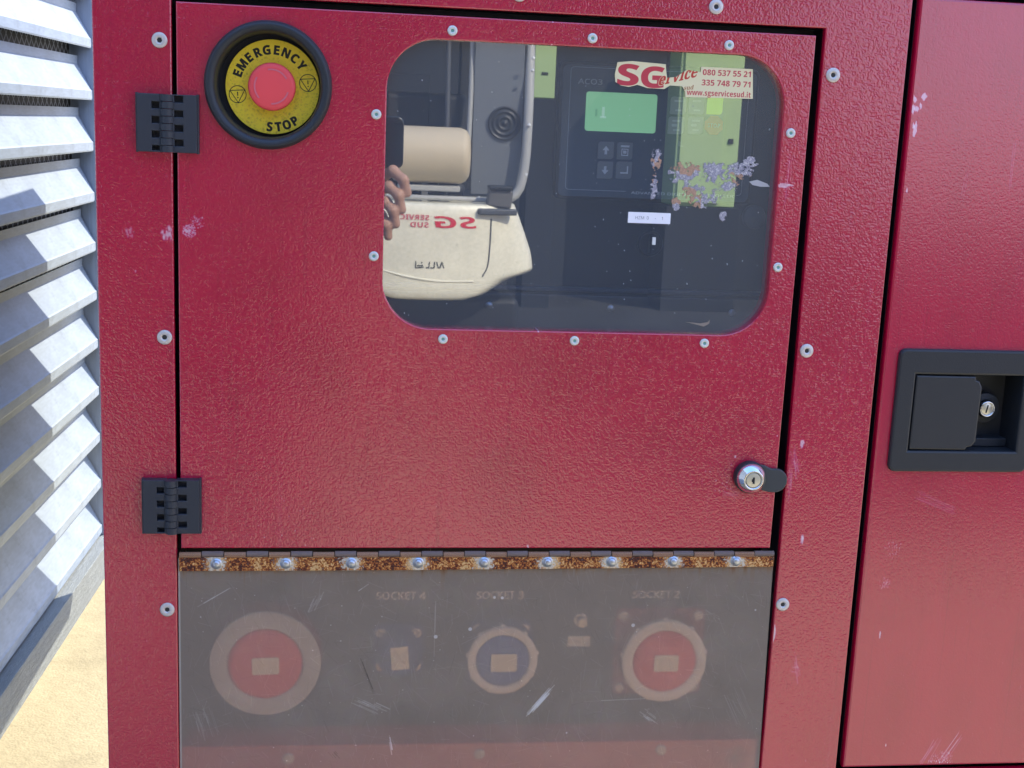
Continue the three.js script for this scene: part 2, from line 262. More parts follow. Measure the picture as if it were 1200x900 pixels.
  // company sticker on the glass
  const out = [[0.2349, 1.4977], [0.2368, 1.5082], [0.25, 1.5098], [0.2808, 1.5085], [0.2819, 1.5011], [0.2829, 1.4968], [0.2907, 1.4978], [0.3006, 1.5045], [0.3132, 1.5032], [0.3137, 1.5078], [0.3616, 1.508], [0.3637, 1.4818], [0.3008, 1.4806], [0.3004, 1.4852], [0.2971, 1.49], [0.286, 1.4902], [0.281, 1.4868], [0.2653, 1.487], [0.2561, 1.4894], [0.2484, 1.4872], [0.2413, 1.4881], [0.2359, 1.491]];
  const X0 = 0.233, X1 = 0.365, Y0 = 1.479, Y1 = 1.511, SW = 1056, SH = 256, k = SW / (X1 - X0), U = (x) => (x - X0) * k, V = (y) => (Y1 - y) * k;
  const st = canvasTex(SW, SH, (c) => {
    c.fillStyle = '#efe2b4'; c.fillRect(0, 0, SW, SH);
    const red = '#c9404a';
    c.fillStyle = red; c.textBaseline = 'alphabetic';
    const fitText = (t, x0, y, x1, font, slant = 0) => { c.save(); c.font = font; const w = c.measureText(t).width; c.translate(U(x0), V(y)); c.transform(1, 0, slant, 1, 0, 0); c.scale((U(x1) - U(x0)) / w, 1); c.fillText(t, 0, 0); c.restore(); };
    fitText('S', 0.2362, 1.4889, 0.258, 'bold 198px sans-serif'); fitText('G', 0.2575, 1.4879, 0.2822, 'bold 200px sans-serif');
    c.strokeStyle = red; c.lineWidth = 7; for (const [t, a, b, y] of [['S', 0.2362, 0.258, 1.4889], ['G', 0.2575, 0.2822, 1.4879]]) { c.save(); c.font = 'bold 198px sans-serif'; const w = c.measureText(t).width; c.translate(U(a), V(y)); c.scale((U(b) - U(a)) / w, 1); c.strokeText(t, 0, 0); c.restore(); }
    c.save(); c.translate(U(0.2745), V(1.4893)); c.rotate(-0.27); c.transform(1, 0, -0.3, 1, 0, 0); c.font = 'italic bold 104px serif'; c.fillStyle = '#c8402f'; const w = c.measureText('ervice').width; c.scale((U(0.3105) - U(0.2735)) / w, 1); c.strokeStyle = '#efe2b4'; c.lineWidth = 9; c.lineJoin = 'round'; c.strokeText('ervice', 0, 0); c.strokeStyle = '#c8402f'; c.lineWidth = 3; c.strokeText('ervice', 0, 0); c.fillText('ervice', 0, 0); c.restore();
    c.save(); c.fillStyle = '#a9683f'; c.translate(U(0.2988), V(1.4868)); c.rotate(-0.1); c.font = 'italic bold 40px serif'; c.fillText('sud', 0, 0); c.restore();
    c.fillStyle = red; fitText('080 537 55 21', 0.3152, 1.5008, 0.3612, 'bold 56px sans-serif'); fitText('335 748 79 71', 0.3148, 1.4917, 0.3616, 'bold 56px sans-serif'); fitText('www.sgservicesud.it', 0.3018, 1.4827, 0.3616, 'bold 54px sans-serif');
  });
  mesh('sticker', new THREE.ShapeGeometry(path(THREE.Shape, out)).translate(0, 0, -0.0048), std({ map: fit(st, X0, X1, Y0, Y1), roughness: 0.55, side: THREE.DoubleSide }), cab);

  // remains of a torn sticker: ragged flakes
  {
    const P = [], C = [], d = 0.00042, blobs = [[0.306, 1.412, 0.017, 0.0115, 1], [0.333, 1.4145, 0.016, 0.0105, 0.8], [0.355, 1.4165, 0.015, 0.008, 0.62], [0.346, 1.404, 0.013, 0.011, 0.62], [0.2775, 1.4245, 0.005, 0.0115, 0.75], [0.278, 1.399, 0.0042, 0.0155, 0.66], [0.2985, 1.3845, 0.0048, 0.0062, 1], [0.344, 1.375, 0.0034, 0.006, 0.9], [0.313, 1.397, 0.012, 0.009, 0.5], [0.325, 1.391, 0.016, 0.01, 0.4], [0.366, 1.4245, 0.008, 0.0055, 0.6]];
    const pal = [lin(0.42, 0.385, 0.44), lin(0.55, 0.33, 0.22), lin(0.62, 0.58, 0.56), lin(0.3, 0.29, 0.34)], v = new THREE.Color();
    for (let y = 1.366; y < 1.434; y += d) for (let x = 0.268; x < 0.376; x += d) {
      let env = 0; for (const [bx, by, rx, ry, k] of blobs) env = Math.max(env, k * (1 - Math.hypot((x - bx) / rx, (y - by) / ry)));
      if (env <= 0) continue;
      const ang = x > 0.34 ? 0.5 : 1.25, a = (x * Math.cos(ang) + y * Math.sin(ang)) / 0.1, b = (-x * Math.sin(ang) + y * Math.cos(ang)) / 0.1;
      const n = 0.5 * fbm(a * 0.45, b, 26, 3, 0) + 0.3 * noise(a, b, 48, 1) + 0.2 * noise(a * 2, b * 2, 90, 2);
      if (n + env * 0.42 < 0.615) continue;
      const q = fbm(x * 9, y * 9, 9, 3, 2) + (x < 0.322 ? 0.06 : -0.1), w = noise(x * 10, y * 10, 120, 3), c = q > 0.53 ? pal[1] : w > 0.72 ? pal[2] : w < 0.2 ? pal[3] : pal[0];
      v.copy(c).multiplyScalar(0.75 + 0.4 * w); const z = -0.0052 + 0.0002 * w;
      for (const [i, j] of [[0, 0], [1, 0], [1, 1], [0, 0], [1, 1], [0, 1]]) { P.push(x + i * d, y + j * d, z); C.push(v.r, v.g, v.b); }
    }
    const g = new THREE.BufferGeometry(); g.setAttribute('position', new THREE.Float32BufferAttribute(P, 3)); g.setAttribute('color', new THREE.Float32BufferAttribute(C, 3)); g.computeVertexNormals();
    mesh('sticker_residue', g, std({ vertexColors: true, roughness: 0.8, side: THREE.DoubleSide }), cab).userData.kind = 'stuff';
  }
}
// control compartment behind the window
{
  mesh('back_plate', [box(-0.168, 0.448, 1.292, 1.568, -0.112, -0.1)], darkPanel, cab);
  const ledge = path(THREE.Shape, [[-0.168, 1.235], [0.448, 1.235], [0.448, 1.2885], [-0.168, 1.2885]]);
  mesh('lower_ledge', plate(ledge, -0.084, 0.02, 0.002), darkPanel, cab);
  mesh('ledge_rib', rbox(-0.168, 0.448, 1.2905, 1.2945, -0.1, -0.09, 0.001), std({ color: lin(0.05, 0.06, 0.08), roughness: 0.3 }), cab);
  const sg = latheZ([[0.0036, 0], [0.0034, 0.0014], [0.002, 0.0024], [0, 0.0026]], 0, 0, 0, 20);
  for (const [x, y] of [[0.139, 1.2762], [0.26, 1.2758], [0.384, 1.2745]]) mesh('screw', sg, steel, cab, [x, y, -0.0838]);
  mesh('cover_plate', plate(rrect(THREE.Shape, -0.02, 0.0757, 1.447, 1.4925, 0.0015), -0.0985, 0.0012, 0.0003), std({ color: lin(0.018, 0.02, 0.024), roughness: 0.45 }), cab);
  mesh('cover_seam', [box(0.076, 0.0772, 1.4455, 1.494, -0.0998, -0.0975), box(-0.02, 0.0759, 1.4455, 1.4467, -0.0998, -0.0975), box(-0.02, 0.0759, 1.4928, 1.494, -0.0998, -0.0975)], blackSeal, cab);

  const ct = group('controller', cab); ct.userData.label = 'digital controller with green screen and keys';
  mesh('housing', plate(rrect(THREE.Shape, 0.198, 0.3945, 1.3815, 1.5115, 0.006), -0.084, 0.016, 0.003), std({ color: lin(0.016, 0.018, 0.022), roughness: 0.45 }), ct);
  const X0 = 0.2, X1 = 0.3925, Y0 = 1.3838, Y1 = 1.5088;
  const face = canvasTex(1024, 664, (c, W, H) => {
    const k = W / (X1 - X0), U = (x) => (x - X0) * k, V = (y) => (Y1 - y) * H / (Y1 - Y0);
    c.fillStyle = '#525e69'; c.fillRect(0, 0, W, H);
    c.strokeStyle = '#b4bec6'; c.lineWidth = 2.5; c.beginPath(); c.roundRect(U(0.2085), V(1.506), U(0.3838) - U(0.2085), V(1.3908) - V(1.506), 18); c.stroke();
    c.fillStyle = '#525e69'; c.fillRect(U(0.268), V(1.394), U(0.379) - U(0.268), 24);
    c.fillStyle = '#e3e6e2'; c.font = '36px sans-serif'; c.save(); c.translate(U(0.2158), V(1.4905)); c.scale(1.42, 1); c.fillText('ACO3', 0, 0); c.restore();
    c.font = '19px sans-serif'; c.save(); c.translate(U(0.2735), V(1.3885)); c.scale((U(0.3765) - U(0.2735)) / c.measureText('ADVANCED DIGITAL CONTROLLER').width, 1); c.fillText('ADVANCED DIGITAL CONTROLLER', 0, 0); c.restore();
    c.strokeStyle = '#59636b'; c.lineWidth = 1.5; c.strokeRect(U(0.2215), V(1.4445), U(0.303) - U(0.2215), 0.1); c.strokeRect(U(0.373), V(1.5), 0.1, V(1.395) - V(1.5));
    c.fillStyle = '#9aa4a8'; c.fillRect(U(0.3175), V(1.4405), 10, 22); c.fillRect(U(0.3175), V(1.4365), 26, 3); c.beginPath(); c.arc(U(0.2935), V(1.441), 4, 0, 7); c.arc(U(0.2995), V(1.441), 4, 0, 7); c.fill();
  });
  mesh('face_plate', plate(rrect(THREE.Shape, X0 + 0.0015, X1 - 0.0015, Y0 + 0.0008, Y1 - 0.0008, 0.005), -0.0828, 0.0014, 0.0004), std({ map: fit(face, X0, X1, Y0, Y1), roughness: 0.5 }), ct);
  const lcd = canvasTex(256, 128, (c, W, H) => { c.fillStyle = '#8cc890'; c.fillRect(0, 0, W, H); c.fillStyle = 'rgba(210,235,215,0.55)'; c.fillRect(58, 48, 10, 34); c.fillRect(52, 78, 22, 7); c.fillStyle = 'rgba(60,120,80,0.35)'; c.fillRect(34, 56, 8, 24); });
  mesh('screen', plate(rrect(THREE.Shape, 0.2243, 0.2935, 1.447, 1.4838, 0.0028), -0.0812, 0.0024, 0.0005), std({ map: fit(lcd, 0.2243, 0.2935, 1.447, 1.4838), roughness: 0.35, emissive: 0xffffff, emissiveMap: fit(lcd.clone(), 0.2243, 0.2935, 1.447, 1.4838), emissiveIntensity: 0.3 }), ct);
  // the keys: two opposite corners rounded
  const keyShape = (w, h) => { const s = new THREE.Shape(), r = w * 0.42, q = w * 0.08; s.moveTo(-w + q, -h); s.lineTo(w - r, -h); s.absarc(w - r, -h + r, r, -Math.PI / 2, 0); s.lineTo(w, h - q); s.lineTo(w - q, h); s.lineTo(-w + r, h); s.absarc(-w + r, h - r, r, Math.PI / 2, Math.PI); s.lineTo(-w, -h + q); return s; };
  const keyG = plate(keyShape(0.0078, 0.0083), 0.0012, 0.0012, 0.0004, 8);
  const keyM = std({ color: lin(0.27, 0.28, 0.28), roughness: 0.5 }), ink = std({ color: lin(0.88, 0.9, 0.88), roughness: 0.6 });
  const paleKey = std({ color: lin(0.5, 0.52, 0.52), roughness: 0.5 });
  const key = (x, y, m) => mesh('key', keyG, m ?? keyM, ct, [x, y, -0.0826]);
  const icon = (shape, x, y) => mesh('key_symbol', new THREE.ShapeGeometry(shape), ink, ct, [x, y, -0.0811]);
  const arrow = (d) => path(THREE.Shape, [[-0.0012, -0.0038 * d], [0.0012, -0.0038 * d], [0.0012, 0], [0.0034, 0], [0, 0.0042 * d], [-0.0034, 0], [-0.0012, 0]]);
  key(0.246, 1.4293); icon(arrow(1), 0.246, 1.4293); key(0.2462, 1.4105); icon(arrow(-1), 0.2462, 1.4105);
  key(0.2646, 1.4293); { const s = rrect(THREE.Shape, -0.0034, 0.0034, -0.0046, 0.0022, 0.0004); s.holes.push(rectH(-0.0026, 0.0026, -0.0036, 0.0014)); icon(s, 0.2646, 1.4293); icon(rrect(THREE.Shape, -0.0016, 0.0016, -0.0024, 0.0004, 0.0003), 0.2646, 1.4293); icon(rrect(THREE.Shape, -0.0042, 0.0042, 0.0036, 0.0054, 0.0004), 0.2646, 1.4293); }
  key(0.2648, 1.411); icon(path(THREE.Shape, [[0.0028, 0.004], [0.004, 0.004], [0.004, -0.0032], [-0.0036, -0.0032], [-0.0036, -0.0018], [0.0028, -0.0018]]), 0.2648, 1.411);
  for (const [x, y] of [[0.3145, 1.4743], [0.3325, 1.4751], [0.3135, 1.4556], [0.3327, 1.4565]]) { key(x, y, paleKey); icon(rrect(THREE.Shape, -0.0042, 0.0042, 0.0034, 0.0052, 0.0004), x, y); icon(rrect(THREE.Shape, -0.0028, 0.0036, -0.0052, -0.0036, 0.0004), x, y); if (y < 1.46) icon(rrect(THREE.Shape, -0.0046, 0.0012, -0.0012, 0.0014, 0.001), x, y); }
  key(0.3507, 1.4758, std({ color: lin(0.36, 0.62, 0.03), roughness: 0.5, emissive: lin(0.12, 0.2, 0), emissiveIntensity: 0.5 })).name = 'start_key';
  const stopT = canvasTex(128, 128, (c) => { c.fillStyle = '#ff5a2c'; c.fillRect(0, 0, 128, 128); c.fillStyle = '#f2e4da'; c.font = 'bold 38px sans-serif'; c.textAlign = 'center'; c.fillText('STOP', 64, 78); });
  const oc = []; for (let i = 0; i < 8; i++) oc.push([Math.cos((i + 0.5) * Math.PI / 4) * 0.0096, Math.sin((i + 0.5) * Math.PI / 4) * 0.0096]);
  mesh('stop_key', plate(path(THREE.Shape, oc), 0.0012, 0.0012, 0.0004), std({ map: fit(stopT, -0.009, 0.009, -0.009, 0.009), roughness: 0.5 }), ct, [0.351, 1.4572, -0.0826]);

  // engraved label and selector below the controller
  const lt = canvasTex(512, 136, (c) => { c.fillStyle = '#fbf8fc'; c.fillRect(0, 0, 512, 136); c.fillStyle = '#8b8790'; c.font = '54px sans-serif'; c.fillText('HZM', 84, 88); c.fillText('0', 222, 88); c.fillText('-', 320, 88); c.fillText('1', 400, 88); });
  mesh('label_sticker', new THREE.ShapeGeometry(rrect(THREE.Shape, 0.2548, 0.2946, 1.3662, 1.3762, 0.0005)).translate(0, 0, -0.0049), std({ map: fit(lt, 0.2548, 0.2946, 1.3662, 1.3762), roughness: 0.5, side: THREE.DoubleSide }), cab);
  const sel = group('selector_switch', cab);
  mesh('bezel', latheZ([[0.0125, 0], [0.0128, 0.003], [0.0115, 0.0048], [0.0098, 0.0048], [0.0094, 0.003], [0, 0.003]], 0.299, 1.3395, -0.0998), std({ color: lin(0.035, 0.035, 0.035), roughness: 0.35 }), sel);
  mesh('knob', rbox(-0.0025, 0.0025, -0.009, 0.009, 0, 0.01, 0.0012).translate(0.2995, 1.3395, -0.0966), blackPlastic, sel);
  mesh('white_piece', new THREE.ShapeGeometry(rrect(THREE.Shape, 0.2789, 0.2821, 1.3468, 1.3538, 0.0004)).translate(0, 0, -0.0049), std({ color: lin(0.75, 0.75, 0.72), roughness: 0.7, side: THREE.DoubleSide }), cab);  // small white rectangle lying on the pane
  const ig = group('indicator', cab);
  mesh('bezel', latheZ([[0.0118, 0], [0.0118, 0.005], [0.0105, 0.0065], [0.009, 0.0062], [0.004, 0.0085], [0, 0.009]], 0.403, 1.3695, -0.0998), std({ color: lin(0.09, 0.1, 0.12), roughness: 0.5 }), ig);
}
// emergency stop
{
  const g = group('emergency_stop', cab); g.userData.label = 'emergency stop button on a yellow disc inside a black round collar';
  const cx = -0.069, cy = 1.474;
  mesh('collar', latheZ([[0.0438, -0.024], [0.0442, -0.004], [0.0452, 0.005], [0.0468, 0.0078], [0.0505, 0.0088], [0.0528, 0.0074], [0.0542, 0.003], [0.0544, 0.0002], [0.0505, 0.0001]], cx, cy, 0, 72), std({ color: lin(0.024, 0.028, 0.034), roughness: 0.5, side: THREE.DoubleSide }), g);
  mesh('cup_floor', new THREE.CircleGeometry(0.046, 48).translate(cx, cy, -0.0235), blackSeal, g);
  const R = 0.0406;
  const t = canvasTex(1024, 1024, (c) => {
    c.fillStyle = '#ffe236'; c.fillRect(0, 0, 1024, 1024);
    for (let i = 0; i < 2600; i++) { const y = 1024 * Math.pow(rnd(), 0.55); c.fillStyle = `rgba(${rnd() < 0.6 ? '120,105,40' : '215,150,90'},${rr(0.02, 0.16)})`; c.beginPath(); c.arc(rr(0, 1024), y, rr(2, 14), 0, 7); c.fill(); }
    c.translate(512, 512); c.fillStyle = '#191a16'; c.strokeStyle = '#191a16'; c.textAlign = 'center'; c.textBaseline = 'middle';
    c.font = 'bold 132px sans-serif';
    const word = 'EMERGENCY', a0 = 161, a1 = 38;
    [...word].forEach((ch, i) => { const a = (a0 + (a1 - a0) * i / (word.length - 1)) * Math.PI / 180; c.save(); c.translate(Math.cos(a) * 398, -Math.sin(a) * 398); c.rotate(Math.PI / 2 - a); c.lineWidth = 7; c.strokeText(ch, 0, 0); c.fillText(ch, 0, 0); c.restore(); });
    const w2 = 'STOP'; [...w2].forEach((ch, i) => { const a = (266 + (304 - 266) * i / 3) * Math.PI / 180; c.save(); c.translate(Math.cos(a) * 432, -Math.sin(a) * 432); c.rotate(-Math.PI / 2 - a + Math.PI * 0); c.lineWidth = 7; c.strokeText(ch, 0, 0); c.fillText(ch, 0, 0); c.restore(); });
    for (const [a, tilt] of [[194, -0.08], [9, -0.08]]) { const q = a * Math.PI / 180; c.save(); c.translate(Math.cos(q) * 390, -Math.sin(q) * 390); c.rotate(tilt); c.lineWidth = 8; c.beginPath(); c.arc(0, 0, 92, 0, 7); c.stroke(); c.beginPath(); c.moveTo(-80, -44); c.lineTo(80, -44); c.lineTo(0, 90); c.closePath(); c.stroke(); c.lineWidth = 11; c.beginPath(); c.moveTo(0, -28); c.lineTo(0, 14); c.stroke(); c.beginPath(); c.arc(0, 36, 7, 0, 7); c.fill(); c.restore(); }
  });
  mesh('label_disc', latheZ([[R, -0.001], [R, 0.0005], [0.001, 0.0006], [0, 0.0006]], 0, 0, 0, 64), std({ color: lin(0.55, 0.47, 0.04), roughness: 0.5 }), g, [cx + 0.0025, cy - 0.0009, -0.0185]);
  mesh('label_print', uvRect(new THREE.CircleGeometry(R - 0.0003, 64), -R, R, -R, R), std({ map: t, roughness: 0.45 }), g, [cx + 0.0025, cy - 0.0009, -0.0173]);
  mesh('mushroom_button', latheZ([[0.012, -0.002], [0.012, 0.006], [0.0196, 0.007], [0.0205, 0.0085], [0.0204, 0.0112], [0.0194, 0.0128], [0.0165, 0.0137], [0.008, 0.0141], [0, 0.0142]], cx + 0.0025, cy - 0.0009, -0.0165, 48), std({ color: lin(0.95, 0.085, 0.095), roughness: 0.45 }), g);
  const aw = []; for (const a0 of [0.5, 2.6, 4.7]) { const s = new THREE.Shape(); s.absarc(0, 0, 0.0152, a0, a0 + 1.3); s.absarc(0, 0, 0.0138, a0 + 1.3, a0, true); aw.push(new THREE.ShapeGeometry(s, 10)); }
  mesh('turn_arrows', aw, std({ color: lin(0.75, 0.16, 0.2), roughness: 0.5 }), g, [cx + 0.0025, cy - 0.0009, -0.0022]);
}
// two plastic door hinges
function doorHinge(x0, x1, y0, y1, label) {
  const g = group('door_hinge', cab); g.userData.label = label;
  const cx = -0.1535, H = y1 - y0, row = H / 8;
  const hm = std({ color: lin(0.03, 0.034, 0.044), roughness: 0.42, bumpMap: tile(wrinkle, 0.06), bumpScale: 0.00005 });
  const R4 = (a, b, c, d) => rectH(a * 1000, b * 1000, c * 1000, d * 1000), Q4 = (a, b, c, d) => path(THREE.Shape, [[a * 1000, c * 1000], [b * 1000, c * 1000], [b * 1000, d * 1000], [a * 1000, d * 1000]]);
  const mm = (s) => plate(s, 9.5, 8.5, 0.7).scale(0.001, 0.001, 0.001);
  const left = Q4(x0, cx - 0.0045, y0, y1), right = Q4(cx + 0.0045, x1, y0, y1);
  for (let i = 0; i < 4; i++) {
    const yl = y1 - row * (2 * i + 1) - 0.0005; left.holes.push(R4(cx - 0.0125, cx - 0.0062, Math.max(yl - 0.0056, y0 + 0.0015), yl));
    const yr = y1 - row * 2 * i - 0.0012; right.holes.push(R4(cx + 0.0062, cx + 0.0135, yr - 0.0054, yr));
  }
  mesh('hinge_leaf', [mm(left), box(x0 + 0.001, cx - 0.0046, y0 + 0.001, y1 - 0.001, 0.0011, 0.0022)], hm, g);
  mesh('hinge_leaf', [mm(right), box(cx + 0.0046, x1 - 0.001, y0 + 0.001, y1 - 0.001, 0.0011, 0.0022)], hm, g);
  mesh('hinge_edge', rbox(x0 - 0.0012, x0 + 0.0006, y0 - 0.0006, y1 + 0.0006, 0.0009, 0.0075, 0.0005), hm, g);
  mesh('hinge_edge', rbox(x1 - 0.0006, x1 + 0.0014, y0 - 0.0006, y1 + 0.0006, 0.0009, 0.0075, 0.0005), hm, g);
  const kn = new THREE.CylinderGeometry(0.0058, 0.0058, row - 0.0005, 20);
  for (let i = 0; i < 8; i++) mesh('knuckle', kn, hm, g, [cx + (i & 1 ? 0.0004 : -0.0004), y1 - row * (i + 0.5), 0.0078]);
}
doorHinge(-0.1785, -0.1285, 1.4140, 1.4628, 'upper black plastic door hinge');
doorHinge(-0.1785, -0.1285, 1.0725, 1.1230, 'lower black plastic door hinge');
// door lock
{
  const g = group('door_lock', cab); g.userData.label = 'chrome key lock with grey flap';
  const x = 0.3868, y = 1.1285, zz = 0.0012;
  const s = new THREE.Shape(); s.moveTo(x, y + 0.0135); s.lineTo(x + 0.014, y + 0.0118); s.quadraticCurveTo(x + 0.0205, y + 0.0075, x + 0.0255, y + 0.0085); s.absarc(x + 0.0255, y - 0.0033, 0.0118, Math.PI / 2, -Math.PI / 2, true); s.quadraticCurveTo(x + 0.02, y - 0.0155, x + 0.012, y - 0.0125); s.lineTo(x, y - 0.0135); s.absarc(x, y, 0.0135, -Math.PI / 2, Math.PI / 2, true);
  mesh('flap', plate(s, zz + 0.0042, 0.003, 0.001), std({ color: lin(0.05, 0.056, 0.06), roughness: 0.3 }), g);
  mesh('gasket', latheZ([[0.0155, 0], [0.0155, 0.0062], [0.0146, 0.007], [0.01, 0.007]], x, y, zz), blackPlastic, g);
  mesh('barrel', latheZ([[0.0142, 0.006], [0.0142, 0.0088], [0.0132, 0.0112], [0.0098, 0.0152], [0.009, 0.0156], [0.0078, 0.0154], [0.0075, 0.0135]], x, y, zz, 56), chrome, g);
  mesh('keyway_face', latheZ([[0.0072, 0.0125], [0.0071, 0.0148], [0.0066, 0.0153], [0, 0.0154]], x, y, zz), brass, g);
  mesh('keyway', [box(-0.0009, 0.0011, -0.0032, 0.003, 0, 0.0004), box(-0.0018, 0.0003, -0.0014, 0.0012, 0, 0.0003)].map((q) => q.translate(x, y, zz + 0.0153)), blackSeal, g);
  mesh('key_shutter', box(0.0003, 0.0012, -0.003, 0.0034, 0, 0.0009).translate(x + 0.0006, y, zz + 0.0152), brass, g);
}
// rusty piano hinge above the socket cover
{
  const x0 = -0.1478, x1 = 0.4182, y0 = 1.0352, y1 = 1.0482, W = 2048, H = 64;
  const RIV = [-0.1142, -0.0512, 0.0094, 0.0717, 0.134, 0.1946, 0.2569, 0.3175, 0.3798];
  const rustFn = (u, v, halo) => {
    const X = x0 + u * (x1 - x0), Y = y0 + v * (y1 - y0), s = 0.14, uu = X / s, vv = Y / s;
    const a = fbm(uu, vv, 20, 4, 0), b = noise(uu, vv, 90, 1), c = noise(uu, vv, 170, 2), d = fbm(uu + 0.4, vv, 7, 3, 3);
    let t = 0.45 * b + 0.33 * c + 0.22 * a + (d - 0.5) * 0.55;
    let col = t < 0.36 ? [74, 36, 24] : t < 0.47 ? [112, 52, 24] : t < 0.575 ? [158, 88, 38] : t < 0.7 ? [190, 128, 66] : [214, 170, 112];
    if (halo) { let q = 1; for (const r of RIV) q = Math.min(q, Math.hypot((X - r) * 0.85, Y - 1.0425) / 0.0125); const e = q + (b - 0.5) * 0.55 + (c - 0.5) * 0.4; if (e < 0.74) { const m = Math.min(1, (0.74 - e) * 3.4); col = col.map((k, i) => k + ([218, 204, 180][i] - k) * m); } }
    const n = 0.9 + 0.2 * c; return col.map((k) => k * n);
  };
  const rustT = dataTex(W, H, (u, v) => rustFn(u, v, true));
  const rustM = std({ map: fit(rustT, x0, x1, y0, y1), roughness: 0.85, bumpMap: tile(dataTex(256, 256, (u, v) => { const k = 255 * fbm(u, v, 30, 4, 1); return [k, k, k]; }, false), 0.05), bumpScale: 0.0004 });
  const g = group('piano_hinge', cab); g.userData.label = 'long rusty hinge strip with nine rivets';
  mesh('hinge_strip', plate(path(THREE.Shape, [[x0, y0 - 0.0004], [x0 + 0.2, y0], [x0 + 0.4, y0 + 0.0014], [x1, y0 + 0.0026], [x1, y1], [x0, y1]]), 0.004, 0.0016, 0.0004), rustM, g);
  const rustBar = std({ map: rustT, color: lin(0.75, 0.7, 0.7), roughness: 0.8 });
  const greyBar = std({ color: lin(0.25, 0.18, 0.15), roughness: 0.8, bumpMap: tile(wrinkle, 0.05), bumpScale: 0.0002 });
  const n = 28, pitch = (x1 - x0) / n, kG = new THREE.CylinderGeometry(0.0027, 0.0027, pitch - 0.0008, 14).rotateZ(Math.PI / 2);
  for (let i = 0; i < n; i++) mesh('knuckle', kG, i & 1 ? greyBar : rustBar, g, [x0 + pitch * (i + 0.5), 1.0505 + (i & 1 ? 0.0003 : -0.0003), 0.0022 + (i & 1 ? 0 : 0.0006)]);
  const rg = latheZ([[0.0052, -0.0002], [0.0052, 0.0004], [0.0042, 0.0007], [0.0038, 0.0012], [0.0034, 0.0026], [0.002, 0.0034], [0, 0.0036]], 0, 0, 0, 24);
  for (const x of RIV) mesh('rivet', rg, steel, g, [x, 1.0425 + (x + 0.1) * 0.004 - 0.0004, 0.0042]);
}
